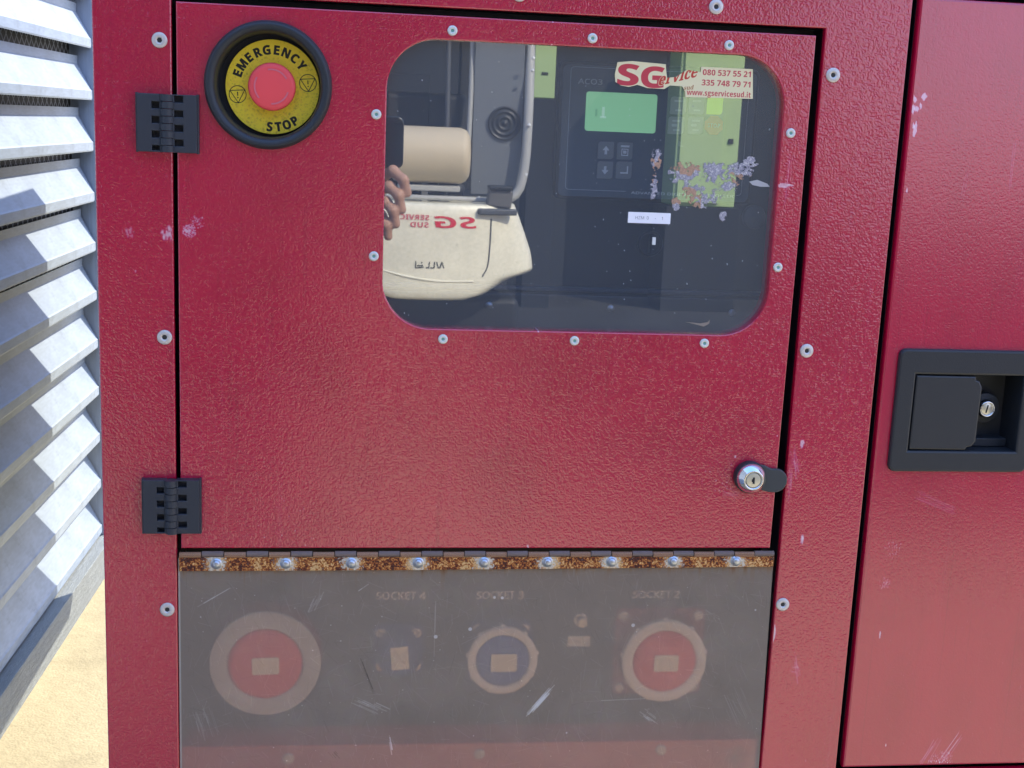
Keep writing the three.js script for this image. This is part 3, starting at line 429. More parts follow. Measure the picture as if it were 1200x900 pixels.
// sockets behind the cover
{
  const W = 2048, H = 800, px0 = -0.168, px1 = 0.448, py0 = 0.83, py1 = 1.07;
  const pt = canvasTex(W, H, (c) => {
    const k = W / (px1 - px0), U = (x) => (x - px0) * k, V = (y) => (py1 - y) * H / (py1 - py0);
    c.fillStyle = '#232325'; c.fillRect(0, 0, W, H); c.fillStyle = '#e8e6e2'; c.strokeStyle = '#e8e6e2'; c.lineWidth = 2.2;
    for (const [t, a, b] of [['SOCKET 4', 0.0341, 0.0842], ['SOCKET 3', 0.1347, 0.1832], ['SOCKET 2', 0.2948, 0.345]]) { c.save(); c.font = '36px sans-serif'; const w = c.measureText(t).width; c.translate(U(a), V(0.9813)); c.scale((U(b) - U(a)) / w, 1); c.fillText(t, 0, 0); c.strokeText(t, 0, 0); c.restore(); }
    c.lineWidth = 2; c.strokeStyle = 'rgba(190,190,190,0.5)'; c.beginPath(); c.moveTo(U(0.0875), V(1.05)); c.lineTo(U(0.0875), V(0.87)); c.stroke();
  });
  mesh('socket_panel', plate(path(THREE.Shape, [[px0, py0 + 0.0], [px1, py0], [px1, py1], [px0, py1]]), -0.06, 0.004, 0), std({ map: fit(pt, px0, px1, py0, py1), roughness: 0.6 }), cab);
  mesh('bay_top', box(-0.168, 0.448, 1.0585, 1.0625, -0.0995, -0.028), blackSeal, cab);
  const lip = mesh('lower_lip', plate(path(THREE.Shape, [[-0.1495, 0.75], [0.424, 0.75], [0.424, 0.8475], [-0.1495, 0.8515]]), -0.012, 0.04, 0.001), paint(-0.15, 0.43, 0.75, 0.86, (q) => { q.cloud(0.4008, 0.8294, 0.012, 420, '60,40,40'); }, { bumpScale: 0.00015 }), cab);
  const sG = latheZ([[0.0056, 0], [0.0056, 0.0008], [0.0044, 0.0018], [0.002, 0.002], [0, 0.0012]], 0, 0, 0, 24);
  for (const [x, y] of [[-0.0479, 0.8372], [0.1387, 0.8374], [0.3229, 0.8377]]) mesh('screw', sG, zinc, lip, [x, y, -0.0118]);

  const redCap = std({ color: lin(0.85, 0.05, 0.07), roughness: 0.4 }), blueCap = std({ color: lin(0.07, 0.13, 0.45), roughness: 0.4 }), ringM = std({ color: lin(0.92, 0.9, 0.84), roughness: 0.55 }), greyRing = std({ color: lin(0.6, 0.6, 0.59), roughness: 0.55 }), blueD = std({ color: lin(0.05, 0.09, 0.27), roughness: 0.45 }), redD = std({ color: lin(0.28, 0.02, 0.03), roughness: 0.45 });
  const noteT = canvasTex(256, 180, (c) => { c.fillStyle = '#fff6dc'; c.fillRect(0, 0, 256, 180); for (let y = 18; y < 160; y += 26) for (let x = 16; x < 230; x += 14) if (rnd() < 0.62) { c.fillStyle = `rgba(70,60,50,${rr(0.2, 0.7)})`; c.fillRect(x, y, rr(5, 12), rr(6, 14)); } c.fillStyle = 'rgba(120,80,50,0.35)'; for (let i = 0; i < 30; i++) c.fillRect(rr(0, 256), rr(0, 180), rr(2, 12), rr(2, 12)); });
  const noteM = std({ map: fit(noteT, -0.0125, 0.0125, -0.0085, 0.0085), roughness: 0.7 });
  const note = (g, x, y, z, w, h, rot = 0) => mesh('rating_label', plate(rrect(THREE.Shape, -w, w, -h, h, 0.0012), 0.0004, 0.0006, 0.0001), noteM, g, [x, y, z], [0, 0, rot]);
  function socket(label, x, y, flange, fm, R, rm, r, cm, w, h, rot = 0, depth = 0.03) {
    const g = group('socket', cab); g.userData.label = label;
    if (flange) { mesh('flange', plate(rrect(THREE.Shape, x - flange, x + flange, y - flange, y + flange, 0.006), -0.0535, 0.0065, 0.0015), fm, g); const q = flange - 0.008; for (const [a, b] of [[-q, q], [q, q], [-q, -q], [q, -q]]) mesh('screw', sG, zinc, g, [x + a, y + b, -0.0535]); }
    mesh('barrel', latheZ([[R * 1.02, -0.0535], [R * 0.98, -0.058 + depth * 0.8]], x, y, 0), fm, g);
    mesh('ring', latheZ([[R * 0.98, -0.058 + depth * 0.7], [R, -0.058 + depth * 0.9], [R * 0.985, -0.058 + depth], [r * 1.06, -0.058 + depth + 0.001], [r * 1.0, -0.058 + depth - 0.003]], x, y, 0, 56), rm, g);
    mesh('cap', latheZ([[r * 1.01, -0.062 + depth], [r * 0.99, -0.058 + depth], [r * 0.9, -0.0555 + depth], [0, -0.0545 + depth]], x, y, 0, 48), cm, g);
    if (rm === ringM) { const kn = []; for (let i = 0; i < 9; i++) { const a = i * 0.698 + 0.2; kn.push(rbox(-0.002, 0.002, -0.0015, 0.0015, 0, 0.003, 0.0006).rotateZ(a + Math.PI / 2).translate(x + Math.cos(a) * R * 1.01, y + Math.sin(a) * R * 1.01, -0.058 + depth * 0.8)); } mesh('bayonet_lugs', kn, rm, g); }
    note(g, x + w * 0.05, y, -0.0538 + depth, w, h, rot);
  }
  socket('largest socket, red cap in a wide grey ring', -0.0715, 0.928, 0, redD, 0.0535, greyRing, 0.0352, redCap, 0.0128, 0.0085, 0.02);
  socket('small blue socket with an upright label', 0.058, 0.931, 0.0255, blueD, 0.022, blueD, 0.019, blueD, 0.0088, 0.0118, 0.1, 0.022);
  socket('blue socket with a cream ring', 0.1602, 0.9285, 0.0315, blueD, 0.0352, ringM, 0.0262, blueCap, 0.0128, 0.0092, 0.0);
  socket('red socket with a cream ring', 0.3248, 0.9258, 0.047, redD, 0.0436, ringM, 0.0318, redCap, 0.0124, 0.0086, 0.0);
  const nut = group('bonding_terminal', cab);
  mesh('washer', latheZ([[0.0075, -0.0598], [0.0075, -0.0585], [0.004, -0.0585]], 0.2424, 0.9585, 0), steel, nut);
  mesh('nut', new THREE.CylinderGeometry(0.0052, 0.0052, 0.006, 6).rotateX(Math.PI / 2).translate(0.2435, 0.9575, -0.0555), steel, nut);
  mesh('terminal_label', plate(rrect(THREE.Shape, 0.2302, 0.2535, 0.9298, 0.941, 0.0008), -0.0588, 0.0012, 0.0002), std({ map: fit(canvasTex(256, 124, (c) => { c.fillStyle = '#e4dfcd'; c.fillRect(0, 0, 256, 124); c.fillStyle = '#57534a'; c.font = 'bold 34px sans-serif'; c.fillText('P.E.', 92, 74); c.fillStyle = 'rgba(90,86,78,0.6)'; c.fillRect(226, 20, 4, 90); c.fillRect(214, 70, 5, 50); }), 0.2302, 0.2535, 0.9298, 0.941), roughness: 0.7 }), cab);

  // the hazy, scratched plastic cover sheet
  const sw = HATCH.x1 - HATCH.x0, sh = HATCH.y1 - HATCH.y0;
  const light = (mode, al) => (mode ? `rgba(90,90,90,${al * 0.75})` : `rgba(236,230,222,${al * 0.75})`), darkc = (mode, al) => (mode ? `rgba(255,255,255,${al * 0.6})` : `rgba(58,54,54,${al * 0.6})`);
  const sheet = (mode) => (c, W2, H2) => {
    const k = W2 / sw, U = (x) => (x - HATCH.x0) * k, V = (y) => (HATCH.y1 - y) * H2 / sh;
    c.fillStyle = mode ? '#e4e4e4' : '#e4ccb6'; c.fillRect(0, 0, W2, H2);
    for (let i = 0; i < 260; i++) { const r = rr(10, 90), x = rr(0, W2), y = rr(0, H2), g = c.createRadialGradient(x, y, 0, x, y, r), q = rnd() < 0.6; g.addColorStop(0, q ? light(mode, 0.05) : darkc(mode, 0.04)); g.addColorStop(1, q ? light(mode, 0) : darkc(mode, 0)); c.fillStyle = g; c.fillRect(x - r, y - r, 2 * r, 2 * r); }
    for (let i = 0; i < 3200; i++) { c.strokeStyle = rnd() < 0.7 ? light(mode, rr(0.03, 0.2)) : darkc(mode, rr(0.03, 0.12)); c.lineWidth = rr(0.5, 1.5); const x = rr(0, W2), y = rr(0, H2), a = rr(-0.5, 0.5) + (rnd() < 0.5 ? Math.PI / 2 : rnd() < 0.5 ? 0.9 : 0), l = rr(6, 60); c.beginPath(); c.moveTo(x, y); c.lineTo(x + l * Math.cos(a), y + l * Math.sin(a)); c.stroke(); }
    const scratch = (xa, ya, xb, yb, n, w, al, dark) => { for (let i = 0; i < n; i++) { const t = rr(0, 0.5), u = rr(t + 0.15, 1), o = rr(-w, w); c.strokeStyle = dark ? darkc(mode, al * rr(0.4, 1)) : light(mode, al * rr(0.4, 1)); c.lineWidth = rr(0.8, 3); c.beginPath(); c.moveTo(U(xa + (xb - xa) * t + o), V(ya + (yb - ya) * t + o * 0.6)); c.lineTo(U(xa + (xb - xa) * u + o), V(ya + (yb - ya) * u + o * 0.6)); c.stroke(); } };
    scratch(0.2055, 0.9165, 0.1795, 0.8835, 34, 0.0055, 0.9); scratch(0.018, 0.946, 0.0355, 0.8995, 5, 0.0008, 0.5, true); scratch(0.0465, 0.867, 0.051, 0.842, 6, 0.0008, 0.9); scratch(-0.012, 0.855, 0.0, 0.84, 5, 0.003, 0.4, true);
    scratch(0.292, 0.887, 0.312, 0.871, 12, 0.004, 0.5); scratch(0.012, 0.905, 0.045, 0.888, 18, 0.006, 0.4); scratch(-0.13, 1.0, -0.098, 1.02, 12, 0.006, 0.25); scratch(0.0155, 1.014, 0.026, 1.022, 4, 0.001, 0.5); scratch(0.087, 1.034, 0.0885, 0.87, 2, 0.0003, 0.4); scratch(0.235, 0.898, 0.3, 0.9, 3, 0.0006, 0.4);
    scratch(-0.02, 1.012, -0.03, 0.99, 12, 0.005, 0.3); scratch(-0.13, 0.9, -0.12, 0.865, 26, 0.008, 0.18); scratch(0.38, 0.91, 0.4, 0.87, 20, 0.01, 0.14);
    for (let i = 0; i < 160; i++) { c.fillStyle = light(mode, rr(0.3, 0.8)); c.beginPath(); c.arc(rr(0, W2), rr(0, H2), rr(0.7, 2), 0, 7); c.fill(); }
    c.fillStyle = light(mode, 0.95); for (const [x, y, r] of [[0.143, 1.0065, 3.5], [0.1505, 1.006, 4], [0.0885, 0.967, 5], [0.121, 0.9745, 5], [0.4, 0.992, 2.6], [0.2195, 0.865, 2.4], [0.279, 0.977, 5]]) { c.beginPath(); c.arc(U(x), V(y), r, 0, 7); c.fill(); }
    c.strokeStyle = light(mode, 0.6); c.lineWidth = 5; c.strokeRect(2, -6, W2 - 4, H2 + 8);
    // rust washed down from the hinge
    for (let i = 0; i < 220; i++) { const x = rr(0, W2), y = V(1.0362), l = rr(4, 34) * (rnd() < 0.1 ? 2.5 : 1), g = c.createLinearGradient(0, y, 0, y + l), al = rr(0.06, 0.35); g.addColorStop(0, mode ? `rgba(90,90,90,${al})` : `rgba(136,82,42,${al})`); g.addColorStop(1, 'rgba(140,100,70,0)'); c.fillStyle = g; c.fillRect(x, y - 10, rr(2, 14), l + 10); }
  };
  const seed0 = rs; const ht = canvasTex(1600, 840, sheet(0)); rs = seed0; const tt = canvasTex(1600, 840, sheet(1)); tt.colorSpace = THREE.NoColorSpace;
  const s = path(THREE.Shape, [[HATCH.x0, HATCH.y0], [0.4232, HATCH.y0], [0.4188, 1.04], [0.4188, HATCH.y1 - 0.006], [HATCH.x0, HATCH.y1 - 0.006]]);
  const hz = new THREE.MeshPhysicalMaterial({ map: fit(ht, HATCH.x0, HATCH.x1 + 0.005, HATCH.y0, HATCH.y1), transmissionMap: fit(tt, HATCH.x0, HATCH.x1 + 0.005, HATCH.y0, HATCH.y1), transmission: 0.8, thickness: 0, roughness: 0.25, ior: 1.3 });
  tag(mesh('socket_cover', new THREE.ShapeGeometry(s).translate(0, 0, 0.0008), hz, cab), 'hazy scratched clear plastic flap over the sockets');
}
// side door with its flush latch
{
  const s = path(THREE.Shape, [[RD.x0, RD.y0], [RD.x1, RD.y0], [RD.x1, RD.y1], [RD.x0, RD.y1]]);
  s.holes.push(rectH(0.534, 0.662, 1.144, 1.246));
  const m = paint(RD.x0, RD.x0 + 0.3, RD.y0, RD.y1, (q) => {
    for (const [x, y, w, h, a] of [[0.524, 1.4915, 0.0032, 0.0016, 0], [0.5155, 1.488, 0.0022, 0.0014, 0.5], [0.5215, 1.4825, 0.0016, 0.0012, 1], [0.5145, 1.479, 0.0022, 0.0018, 0], [0.518, 1.4795, 0.003, 0.0012, 0.2], [0.5185, 1.462, 0.0022, 0.0034, 0.5], [0.5165, 1.464, 0.0014, 0.0012, 0.2], [0.536, 0.965, 0.001, 0.0018, 0], [0.5548, 0.8445, 0.0008, 0.0008, 0], [0.5165, 1.405, 0.001, 0.001, 0]]) q.chip(x, y, w, h, a, '245,228,238');
    q.streak(0.598, 0.823, 0.61, 0.848, 0.006, 0.5); q.streak(0.617, 0.824, 0.634, 0.854, 0.003, 0.6); q.cloud(0.616, 0.824, 0.014, 260, '240,215,220'); q.cloud(0.54, 1.055, 0.01, 60, '225,160,170'); q.cloud(0.535, 1.02, 0.006, 60, '225,150,165');
    q.streak(0.56, 1.11, 0.6, 1.095, 0.002, 0.25); q.streak(0.617, 1.45, 0.618, 1.41, 0.001, 0.25); q.streak(0.575, 1.42, 0.573, 1.4, 0.003, 0.2);
  }, { bumpScale: 0.00005 });
  m.map.wrapS = THREE.MirroredRepeatWrapping;
  const d = mesh('side_door', plate(s, 0.001, 0.0078, 0.0022), m, cab);
  const g = group('flush_latch', cab); g.userData.label = 'black recessed paddle latch';
  const fr = rrect(THREE.Shape, 0.5248, 0.667, 1.1352, 1.2563, 0.007); fr.holes.push(rectH(0.5428, 0.6535, 1.1565, 1.2318));
  mesh('latch_frame', plate(fr, 0.0058, 0.0045, 0.0022), blackPlastic, g);
  const b = [[0.5425, 0.6538, 1.1545, 1.1563, -0.03, 0.001], [0.5425, 0.6538, 1.232, 1.2338, -0.03, 0.001], [0.5405, 0.5424, 1.1563, 1.232, -0.03, 0.001], [0.6537, 0.6556, 1.1563, 1.232, -0.03, 0.001], [0.54, 0.656, 1.154, 1.234, -0.033, -0.0301]];
  mesh('latch_tray', b.map((q) => box(...q)), blackPlastic, g);
  mesh('tray_step', rbox(0.606, 0.6534, 1.1566, 1.165, -0.03, -0.014, 0.001), blackPlastic, g);
  const ps = path(THREE.Shape, [[0.5440, 1.1575], [0.6015, 1.1572], [0.603, 1.160], [0.6075, 1.1608], [0.6115, 1.166], [0.6118, 1.22], [0.6085, 1.2258], [0.6048, 1.2272], [0.6042, 1.2306], [0.5440, 1.2308]]);
  mesh('paddle', plate(ps, 0.0048, 0.006, 0.0016), std({ color: lin(0.028, 0.03, 0.034), roughness: 0.36, bumpMap: tile(wrinkle, 0.05), bumpScale: 0.00004 }), g);
  mesh('lock_boss', latheZ([[0.0155, -0.03], [0.0155, -0.021], [0.0145, -0.019], [0.0095, -0.019], [0.0088, -0.0175]], 0.6298, 1.1945, 0), blackPlastic, g);
  mesh('lock_barrel', latheZ([[0.0082, -0.019], [0.0082, -0.0142], [0.0072, -0.0132], [0.0062, -0.014], [0.006, -0.0155]], 0.6298, 1.1945, 0), chrome, g);
  mesh('lock_face', latheZ([[0.006, -0.0165], [0.006, -0.0148], [0, -0.0146]], 0.6298, 1.1945, 0), brass, g);
  mesh('keyway', [box(-0.0007, 0.0007, -0.004, 0.004, 0, 0.0003).rotateZ(-0.2).translate(0.6296, 1.1945, -0.0146)], blackSeal, g);
}
rebase(cab, 0.6, 0, -0.65);

// ------------------------------------------------------------------ what stands in the yard behind the photographer (seen in the window)
{
  // white forklift, its tail towards the cabinet
  const f = group('forklift', null, { label: 'white forklift truck with red SG SERVICE SUD lettering, mirrored in the cabinet window', category: 'forklift' });
  const white = std({ map: tile(dataTex(512, 512, (u, v) => { const k = 238 + 20 * (fbm(u, v, 6, 5, 0) - 0.5) + 14 * (noise(u, v, 90, 1) - 0.5) - 110 * Math.max(0, noise(u, v, 60, 2) * fbm(u, v, 20, 3, 3) - 0.55); return [k, k * 0.975, k * 0.87]; }), 0.9), roughness: 0.4 });
  const dark = std({ color: lin(0.02, 0.022, 0.026), roughness: 0.55 }), pale = std({ color: lin(0.42, 0.42, 0.4), roughness: 0.45 }), grey = std({ color: lin(0.07, 0.075, 0.085), roughness: 0.5 }), rubber = std({ color: lin(0.015, 0.015, 0.016), roughness: 0.85 });
  const cx = 0.41;
  const halfW = (y) => { const P = [[0.575, 0.2], [0.6, 0.29], [0.64, 0.35], [0.675, 0.41], [0.698, 0.5], [0.715, 0.545], [0.76, 0.54], [0.81, 0.53], [0.9, 0.495], [0.98, 0.462], [1.052, 0.43]]; for (let i = 1; i < P.length; i++) if (y <= P[i][0] + 1e-9) { const t = (y - P[i - 1][0]) / (P[i][0] - P[i - 1][0]); return P[i - 1][1] + (P[i][1] - P[i - 1][1]) * t; } return 0.43; };
  const NR = 46, NC = 48, pos = [], idx = [];
  for (let i = -1; i <= NR + 1; i++) {
    const v = Math.max(0, Math.min(1, i / NR)), y = 0.575 + 0.477 * v, w = halfW(y), er = 0.02 * Math.pow(Math.abs(2 * v - 1), 10);
    for (let j = -1; j <= NC + 1; j++) {
      const u = Math.max(-1, Math.min(1, (j / NC) * 2 - 1)), x = cx + u * w, back = i < 0 || i > NR || j < 0 || j > NC;
      const q = (x - cx) / 0.545; pos.push(x, y, back ? 5.9 : 5.16 + 0.16 * q * q + 0.06 * Math.pow(Math.abs(u), 12) + er);
    }
  }
  const CN = NC + 3; for (let i = 0; i < NR + 2; i++) for (let j = 0; j < NC + 2; j++) { const a = i * CN + j; idx.push(a, a + CN, a + 1, a + 1, a + CN, a + CN + 1); }
  const cw = new THREE.BufferGeometry(); cw.setAttribute('position', new THREE.Float32BufferAttribute(pos, 3)); cw.setAttribute('uv', new THREE.Float32BufferAttribute(pos.filter((q, i) => i % 3 < 2), 2)); cw.setIndex(idx); cw.computeVertexNormals();
  mesh('counterweight', cw, white, f);
  // text: reads from the yard; mirrored in the pane
  const lt = canvasTex(1024, 192, (c) => {
    c.clearRect(0, 0, 1024, 192); c.fillStyle = '#d4213a';
    c.save(); c.translate(0, 166); c.transform(1, 0, -0.22, 1, 30, 0); c.font = 'bold 190px sans-serif'; c.scale(540 / c.measureText('SG').width, 1); c.fillText('SG', 0, 0); c.restore();
    c.fillStyle = '#d9626c'; c.font = 'bold 84px sans-serif'; c.save(); c.translate(612, 80); c.scale(405 / c.measureText('SERVICE').width, 1); c.fillText('SERVICE', 0, 0); c.restore(); c.save(); c.translate(616, 166); c.scale(225 / c.measureText('SUD').width, 1); c.fillText('SUD', 0, 0); c.restore();
  });
  const decal = (name, w, h, x, y, m) => { const g = new THREE.PlaneGeometry(w, h, 16, 1).rotateY(Math.PI), p = g.attributes.position; for (let i = 0; i < p.count; i++) { const q = (p.getX(i) + x - cx) / 0.545; p.setZ(i, 0.16 * q * q); } g.computeVertexNormals(); return mesh(name, g, m, f, [x, y, 5.157]); };
  decal('lettering', 0.43, 0.08, 0.444, 0.965, std({ map: lt, transparent: true, roughness: 0.5 }));
  const bt = canvasTex(256, 64, (c) => { c.clearRect(0, 0, 256, 64); c.strokeStyle = 'rgba(50,54,48,0.85)'; c.lineWidth = 9; const v = (...p) => { c.beginPath(); p.forEach(([x, y], i) => (i ? c.lineTo(x, y) : c.moveTo(x, y))); c.stroke(); }; v([20, 56], [36, 8]); v([36, 8], [52, 56]); v([62, 56], [76, 8]); v([92, 8], [96, 54], [124, 54]); v([132, 8], [136, 54], [160, 54]); v([176, 50], [240, 58]); v([236, 8], [238, 54]); v([186, 12], [196, 22]); v([180, 38], [228, 40]); });
  decal('worn_badge', 0.165, 0.042, 0.41, 0.752, std({ map: bt, transparent: true, roughness: 0.5 }));
  mesh('panel_seam', new THREE.TubeGeometry(new THREE.CatmullRomCurve3([[0.712, 0.985, 5.208], [0.71, 0.85, 5.207], [0.7, 0.74, 5.205], [0.675, 0.695, 5.199]].map((q) => new THREE.Vector3(...q))), 16, 0.004, 6), grey, f);
  mesh('crease', new THREE.TubeGeometry(new THREE.CatmullRomCurve3([[0.14, 0.725, 5.202], [0.3, 0.69, 5.166], [0.45, 0.672, 5.162], [0.63, 0.672, 5.185]].map((q) => new THREE.Vector3(...q))), 20, 0.006, 8), white, f);
  mesh('deck', [rbox(cx - 0.46, cx + 0.46, 0.45, 1.03, 5.9, 7.1, 0.03), rbox(cx - 0.5, cx + 0.5, 0.28, 0.55, 5.5, 7.2, 0.04)], dark, f);
  mesh('deck_rail', new THREE.TubeGeometry(new THREE.CatmullRomCurve3([[cx - 0.43, 1.06, 5.42], [cx - 0.2, 1.072, 5.3], [cx + 0.05, 1.074, 5.29], [cx + 0.36, 1.066, 5.36]].map((q) => new THREE.Vector3(...q))), 24, 0.012, 8), pale, f);
  mesh('tow_handle', rbox(-0.1, 0.1, -0.016, 0.016, -0.02, 0.02, 0.01).rotateY(-0.18).translate(0.74, 1.02, 5.2), grey, f);
  const lamp = group('work_lamp', f); mesh('lamp_body', rbox(-0.062, 0.062, -0.05, 0.045, -0.04, 0.04, 0.014).rotateZ(-0.1).translate(0.755, 1.088, 5.26), std({ color: lin(0.12, 0.115, 0.11), roughness: 0.5 }), lamp); mesh('lamp_hood', rbox(-0.06, 0.06, 0, 0.02, -0.05, 0.05, 0.008).translate(0.755, 1.128, 5.25), dark, lamp);
  // gas cylinder on its bracket
  const gc = new THREE.LatheGeometry([[0, -0.2], [0.1, -0.197], [0.128, -0.18], [0.14, -0.15], [0.14, 0.15], [0.128, 0.18], [0.1, 0.197], [0, 0.2]].map(([r, h]) => new THREE.Vector2(Math.max(r, 1e-5), h)), 32).rotateZ(Math.PI / 2).translate(0.407, 1.282, 5.36);
  mesh('gas_cylinder', gc, std({ color: lin(0.6, 0.5, 0.34), roughness: 0.5 }), f);
  mesh('cylinder_bracket', [rbox(0.37, 0.4, 1.03, 1.16, 5.34, 5.38, 0.005), rbox(0.25, 0.56, 1.105, 1.135, 5.3, 5.42, 0.008)], pale, f);
  // overhead guard
  const tube = (pts, r, m = grey) => mesh('guard_post', new THREE.TubeGeometry(new THREE.CatmullRomCurve3(pts.map((q) => new THREE.Vector3(...q))), 30, r, 10), m, f);
  tube([[0.66, 1.05, 5.42], [0.78, 1.06, 5.42], [0.86, 1.1, 5.42], [0.893, 1.2, 5.43], [0.91, 1.5, 5.46], [0.92, 2.1, 5.6]], 0.024, pale);
  tube([[cx * 2 - 0.66, 1.05, 5.42], [cx * 2 - 0.78, 1.06, 5.42], [cx * 2 - 0.86, 1.1, 5.42], [cx * 2 - 0.893, 1.2, 5.43], [cx * 2 - 0.91, 1.5, 5.46], [cx * 2 - 0.92, 2.1, 5.6]], 0.024, grey);
  tube([[0.612, 1.36, 5.5], [0.618, 1.7, 5.52], [0.622, 2.1, 5.6]], 0.013, pale);
  tube([[0.5, 1.06, 5.5], [0.5, 1.5, 5.52], [0.5, 2.1, 5.6]], 0.012, grey);
  mesh('guard_roof', rbox(cx - 0.53, cx + 0.53, 2.09, 2.14, 5.55, 6.9, 0.02), grey, f);
  for (const x of [cx - 0.48, cx + 0.48]) mesh('guard_post', rbox(x - 0.03, x + 0.03, 1.0, 2.09, 6.78, 6.84, 0.01), grey, f);
  mesh('cab_screen', rbox(0.632, 0.885, 1.09, 2.08, 5.5, 5.508, 0.002), std({ color: lin(0.15, 0.165, 0.185), roughness: 0.35 }), f);
  const horn = latheZ([[0.086, 0], [0.086, 0.012], [0.078, 0.014], [0.076, 0.006], [0.064, 0.006], [0.062, 0.014], [0.054, 0.014], [0.052, 0.006], [0.038, 0.006], [0.036, 0.014], [0.028, 0.014], [0.026, 0.006], [0.014, 0.006], [0.01, 0.016], [0, 0.016]], 0, 0, 0, 36).rotateY(Math.PI).translate(0.794, 1.453, 5.499);
  mesh('horn', horn, std({ color: lin(0.03, 0.033, 0.04), roughness: 0.4, side: THREE.DoubleSide }), f);
  const bolts = []; for (const y of [1.2, 1.45, 1.72, 1.78]) bolts.push(new THREE.SphereGeometry(0.009, 8, 6).translate(0.905 + (y - 1.2) * 0.02, y, 5.415)); bolts.push(new THREE.SphereGeometry(0.009, 8, 6).translate(0.665, 1.075, 5.39)); mesh('bolts', bolts, std({ color: lin(0.8, 0.8, 0.8), roughness: 0.3 }), f);
  mesh('seat', [rbox(cx - 0.24, cx + 0.24, 1.03, 1.12, 6.0, 6.45, 0.04), rbox(cx - 0.23, cx + 0.23, 1.12, 1.6, 5.92, 6.02, 0.04)], dark, f);
  mesh('mast', [rbox(cx - 0.42, cx - 0.3, 0.15, 2.3, 7.3, 7.45, 0.01), rbox(cx + 0.3, cx + 0.42, 0.15, 2.3, 7.3, 7.45, 0.01), rbox(cx - 0.3, cx + 0.3, 2.18, 2.28, 7.32, 7.43, 0.01), rbox(cx - 0.3, cx + 0.3, 0.5, 0.6, 7.32, 7.43, 0.01)], dark, f);
  for (const x of [cx - 0.3, cx + 0.3]) mesh('fork', rbox(x - 0.05, x + 0.05, 0.06, 0.1, 7.5, 8.5, 0.01), dark, f);
  for (const [x, z, r] of [[cx - 0.42, 5.75, 0.25], [cx + 0.42, 5.75, 0.25], [cx - 0.5, 6.95, 0.32], [cx + 0.5, 6.95, 0.32]]) { const w = group('wheel', f); mesh('tyre', new THREE.TorusGeometry(r - 0.09, 0.09, 12, 30).rotateY(Math.PI / 2).translate(x, r, z), rubber, w); mesh('rim', new THREE.CylinderGeometry(r - 0.12, r - 0.12, 0.12, 24).rotateZ(Math.PI / 2).translate(x, r, z), pale, w); }
  rebase(f, cx, 0, 6.2);
}
{
  // dark shed
  const sh = group('storage_shed', null, { label: 'dark grey corrugated shed at the back of the yard', category: 'shed' });
  const m = std({ color: lin(0.012, 0.016, 0.024), roughness: 0.6 });
  const pts = []; const x0 = -9, x1 = 3.9, n = 86; for (let i = 0; i <= n; i++) { const x = x0 + (x1 - x0) * i / n; pts.push([x, (i & 2) ? 0.035 : 0]); }
  const ss = path(THREE.Shape, [...pts, [x1, 0.06], [x0, 0.06]]);
  mesh('corrugated_wall', new THREE.ExtrudeGeometry(ss, { depth: 5.6, bevelEnabled: false }).rotateX(-Math.PI / 2).translate(0, 0, 9.9), m, sh);
  mesh('shed_body', box(x0 + 0.01, x1 - 0.01, 0, 5.55, 9.93, 13), m, sh);
  mesh('shed_roof', box(x0 - 0.2, x1 + 0.2, 5.602, 5.7, 9.6, 13.2), m, sh);
  rebase(sh, 0, 0, 11);
  const green = std({ color: lin(0.4, 0.54, 0.24), roughness: 0.5 }), plinthM = std({ color: lin(0.014, 0.018, 0.026), roughness: 0.8 }), slotM = std({ color: lin(0.02, 0.02, 0.02), roughness: 0.7 });
  const a = group('green_cabinet', null, { label: 'wide lime green locker on a dark plinth, mirrored in the window behind the keys', category: 'locker' });
  mesh('locker_body', rbox(2.60, 3.12, 0.86, 2.35, 9.02, 9.4, 0.012), green, a); mesh('locker_door', rbox(2.63, 2.985, 0.89, 2.32, 8.998, 9.018, 0.004), green, a); mesh('plinth', rbox(2.55, 3.17, 0, 0.858, 9.0, 9.45, 0.01), plinthM, a); mesh('badge', rbox(3.03, 3.07, 1.37, 1.41, 9.005, 9.019, 0.004), slotM, a);
  rebase(a, 2.86, 0, 9.2);
  const b = group('green_cabinet', null, { label: 'narrow lime green box on a tall dark plinth, mirrored beside the controller', category: 'locker' });
  mesh('locker_body', rbox(1.43, 1.60, 1.66, 2.35, 9.02, 9.3, 0.01), green, b); mesh('plinth', rbox(1.40, 1.63, 0, 1.658, 9.0, 9.35, 0.01), plinthM, b); mesh('badge', rbox(1.49, 1.54, 1.84, 1.86, 9.012, 9.019, 0.002), slotM, b);
  rebase(b, 1.515, 0, 9.2);
}

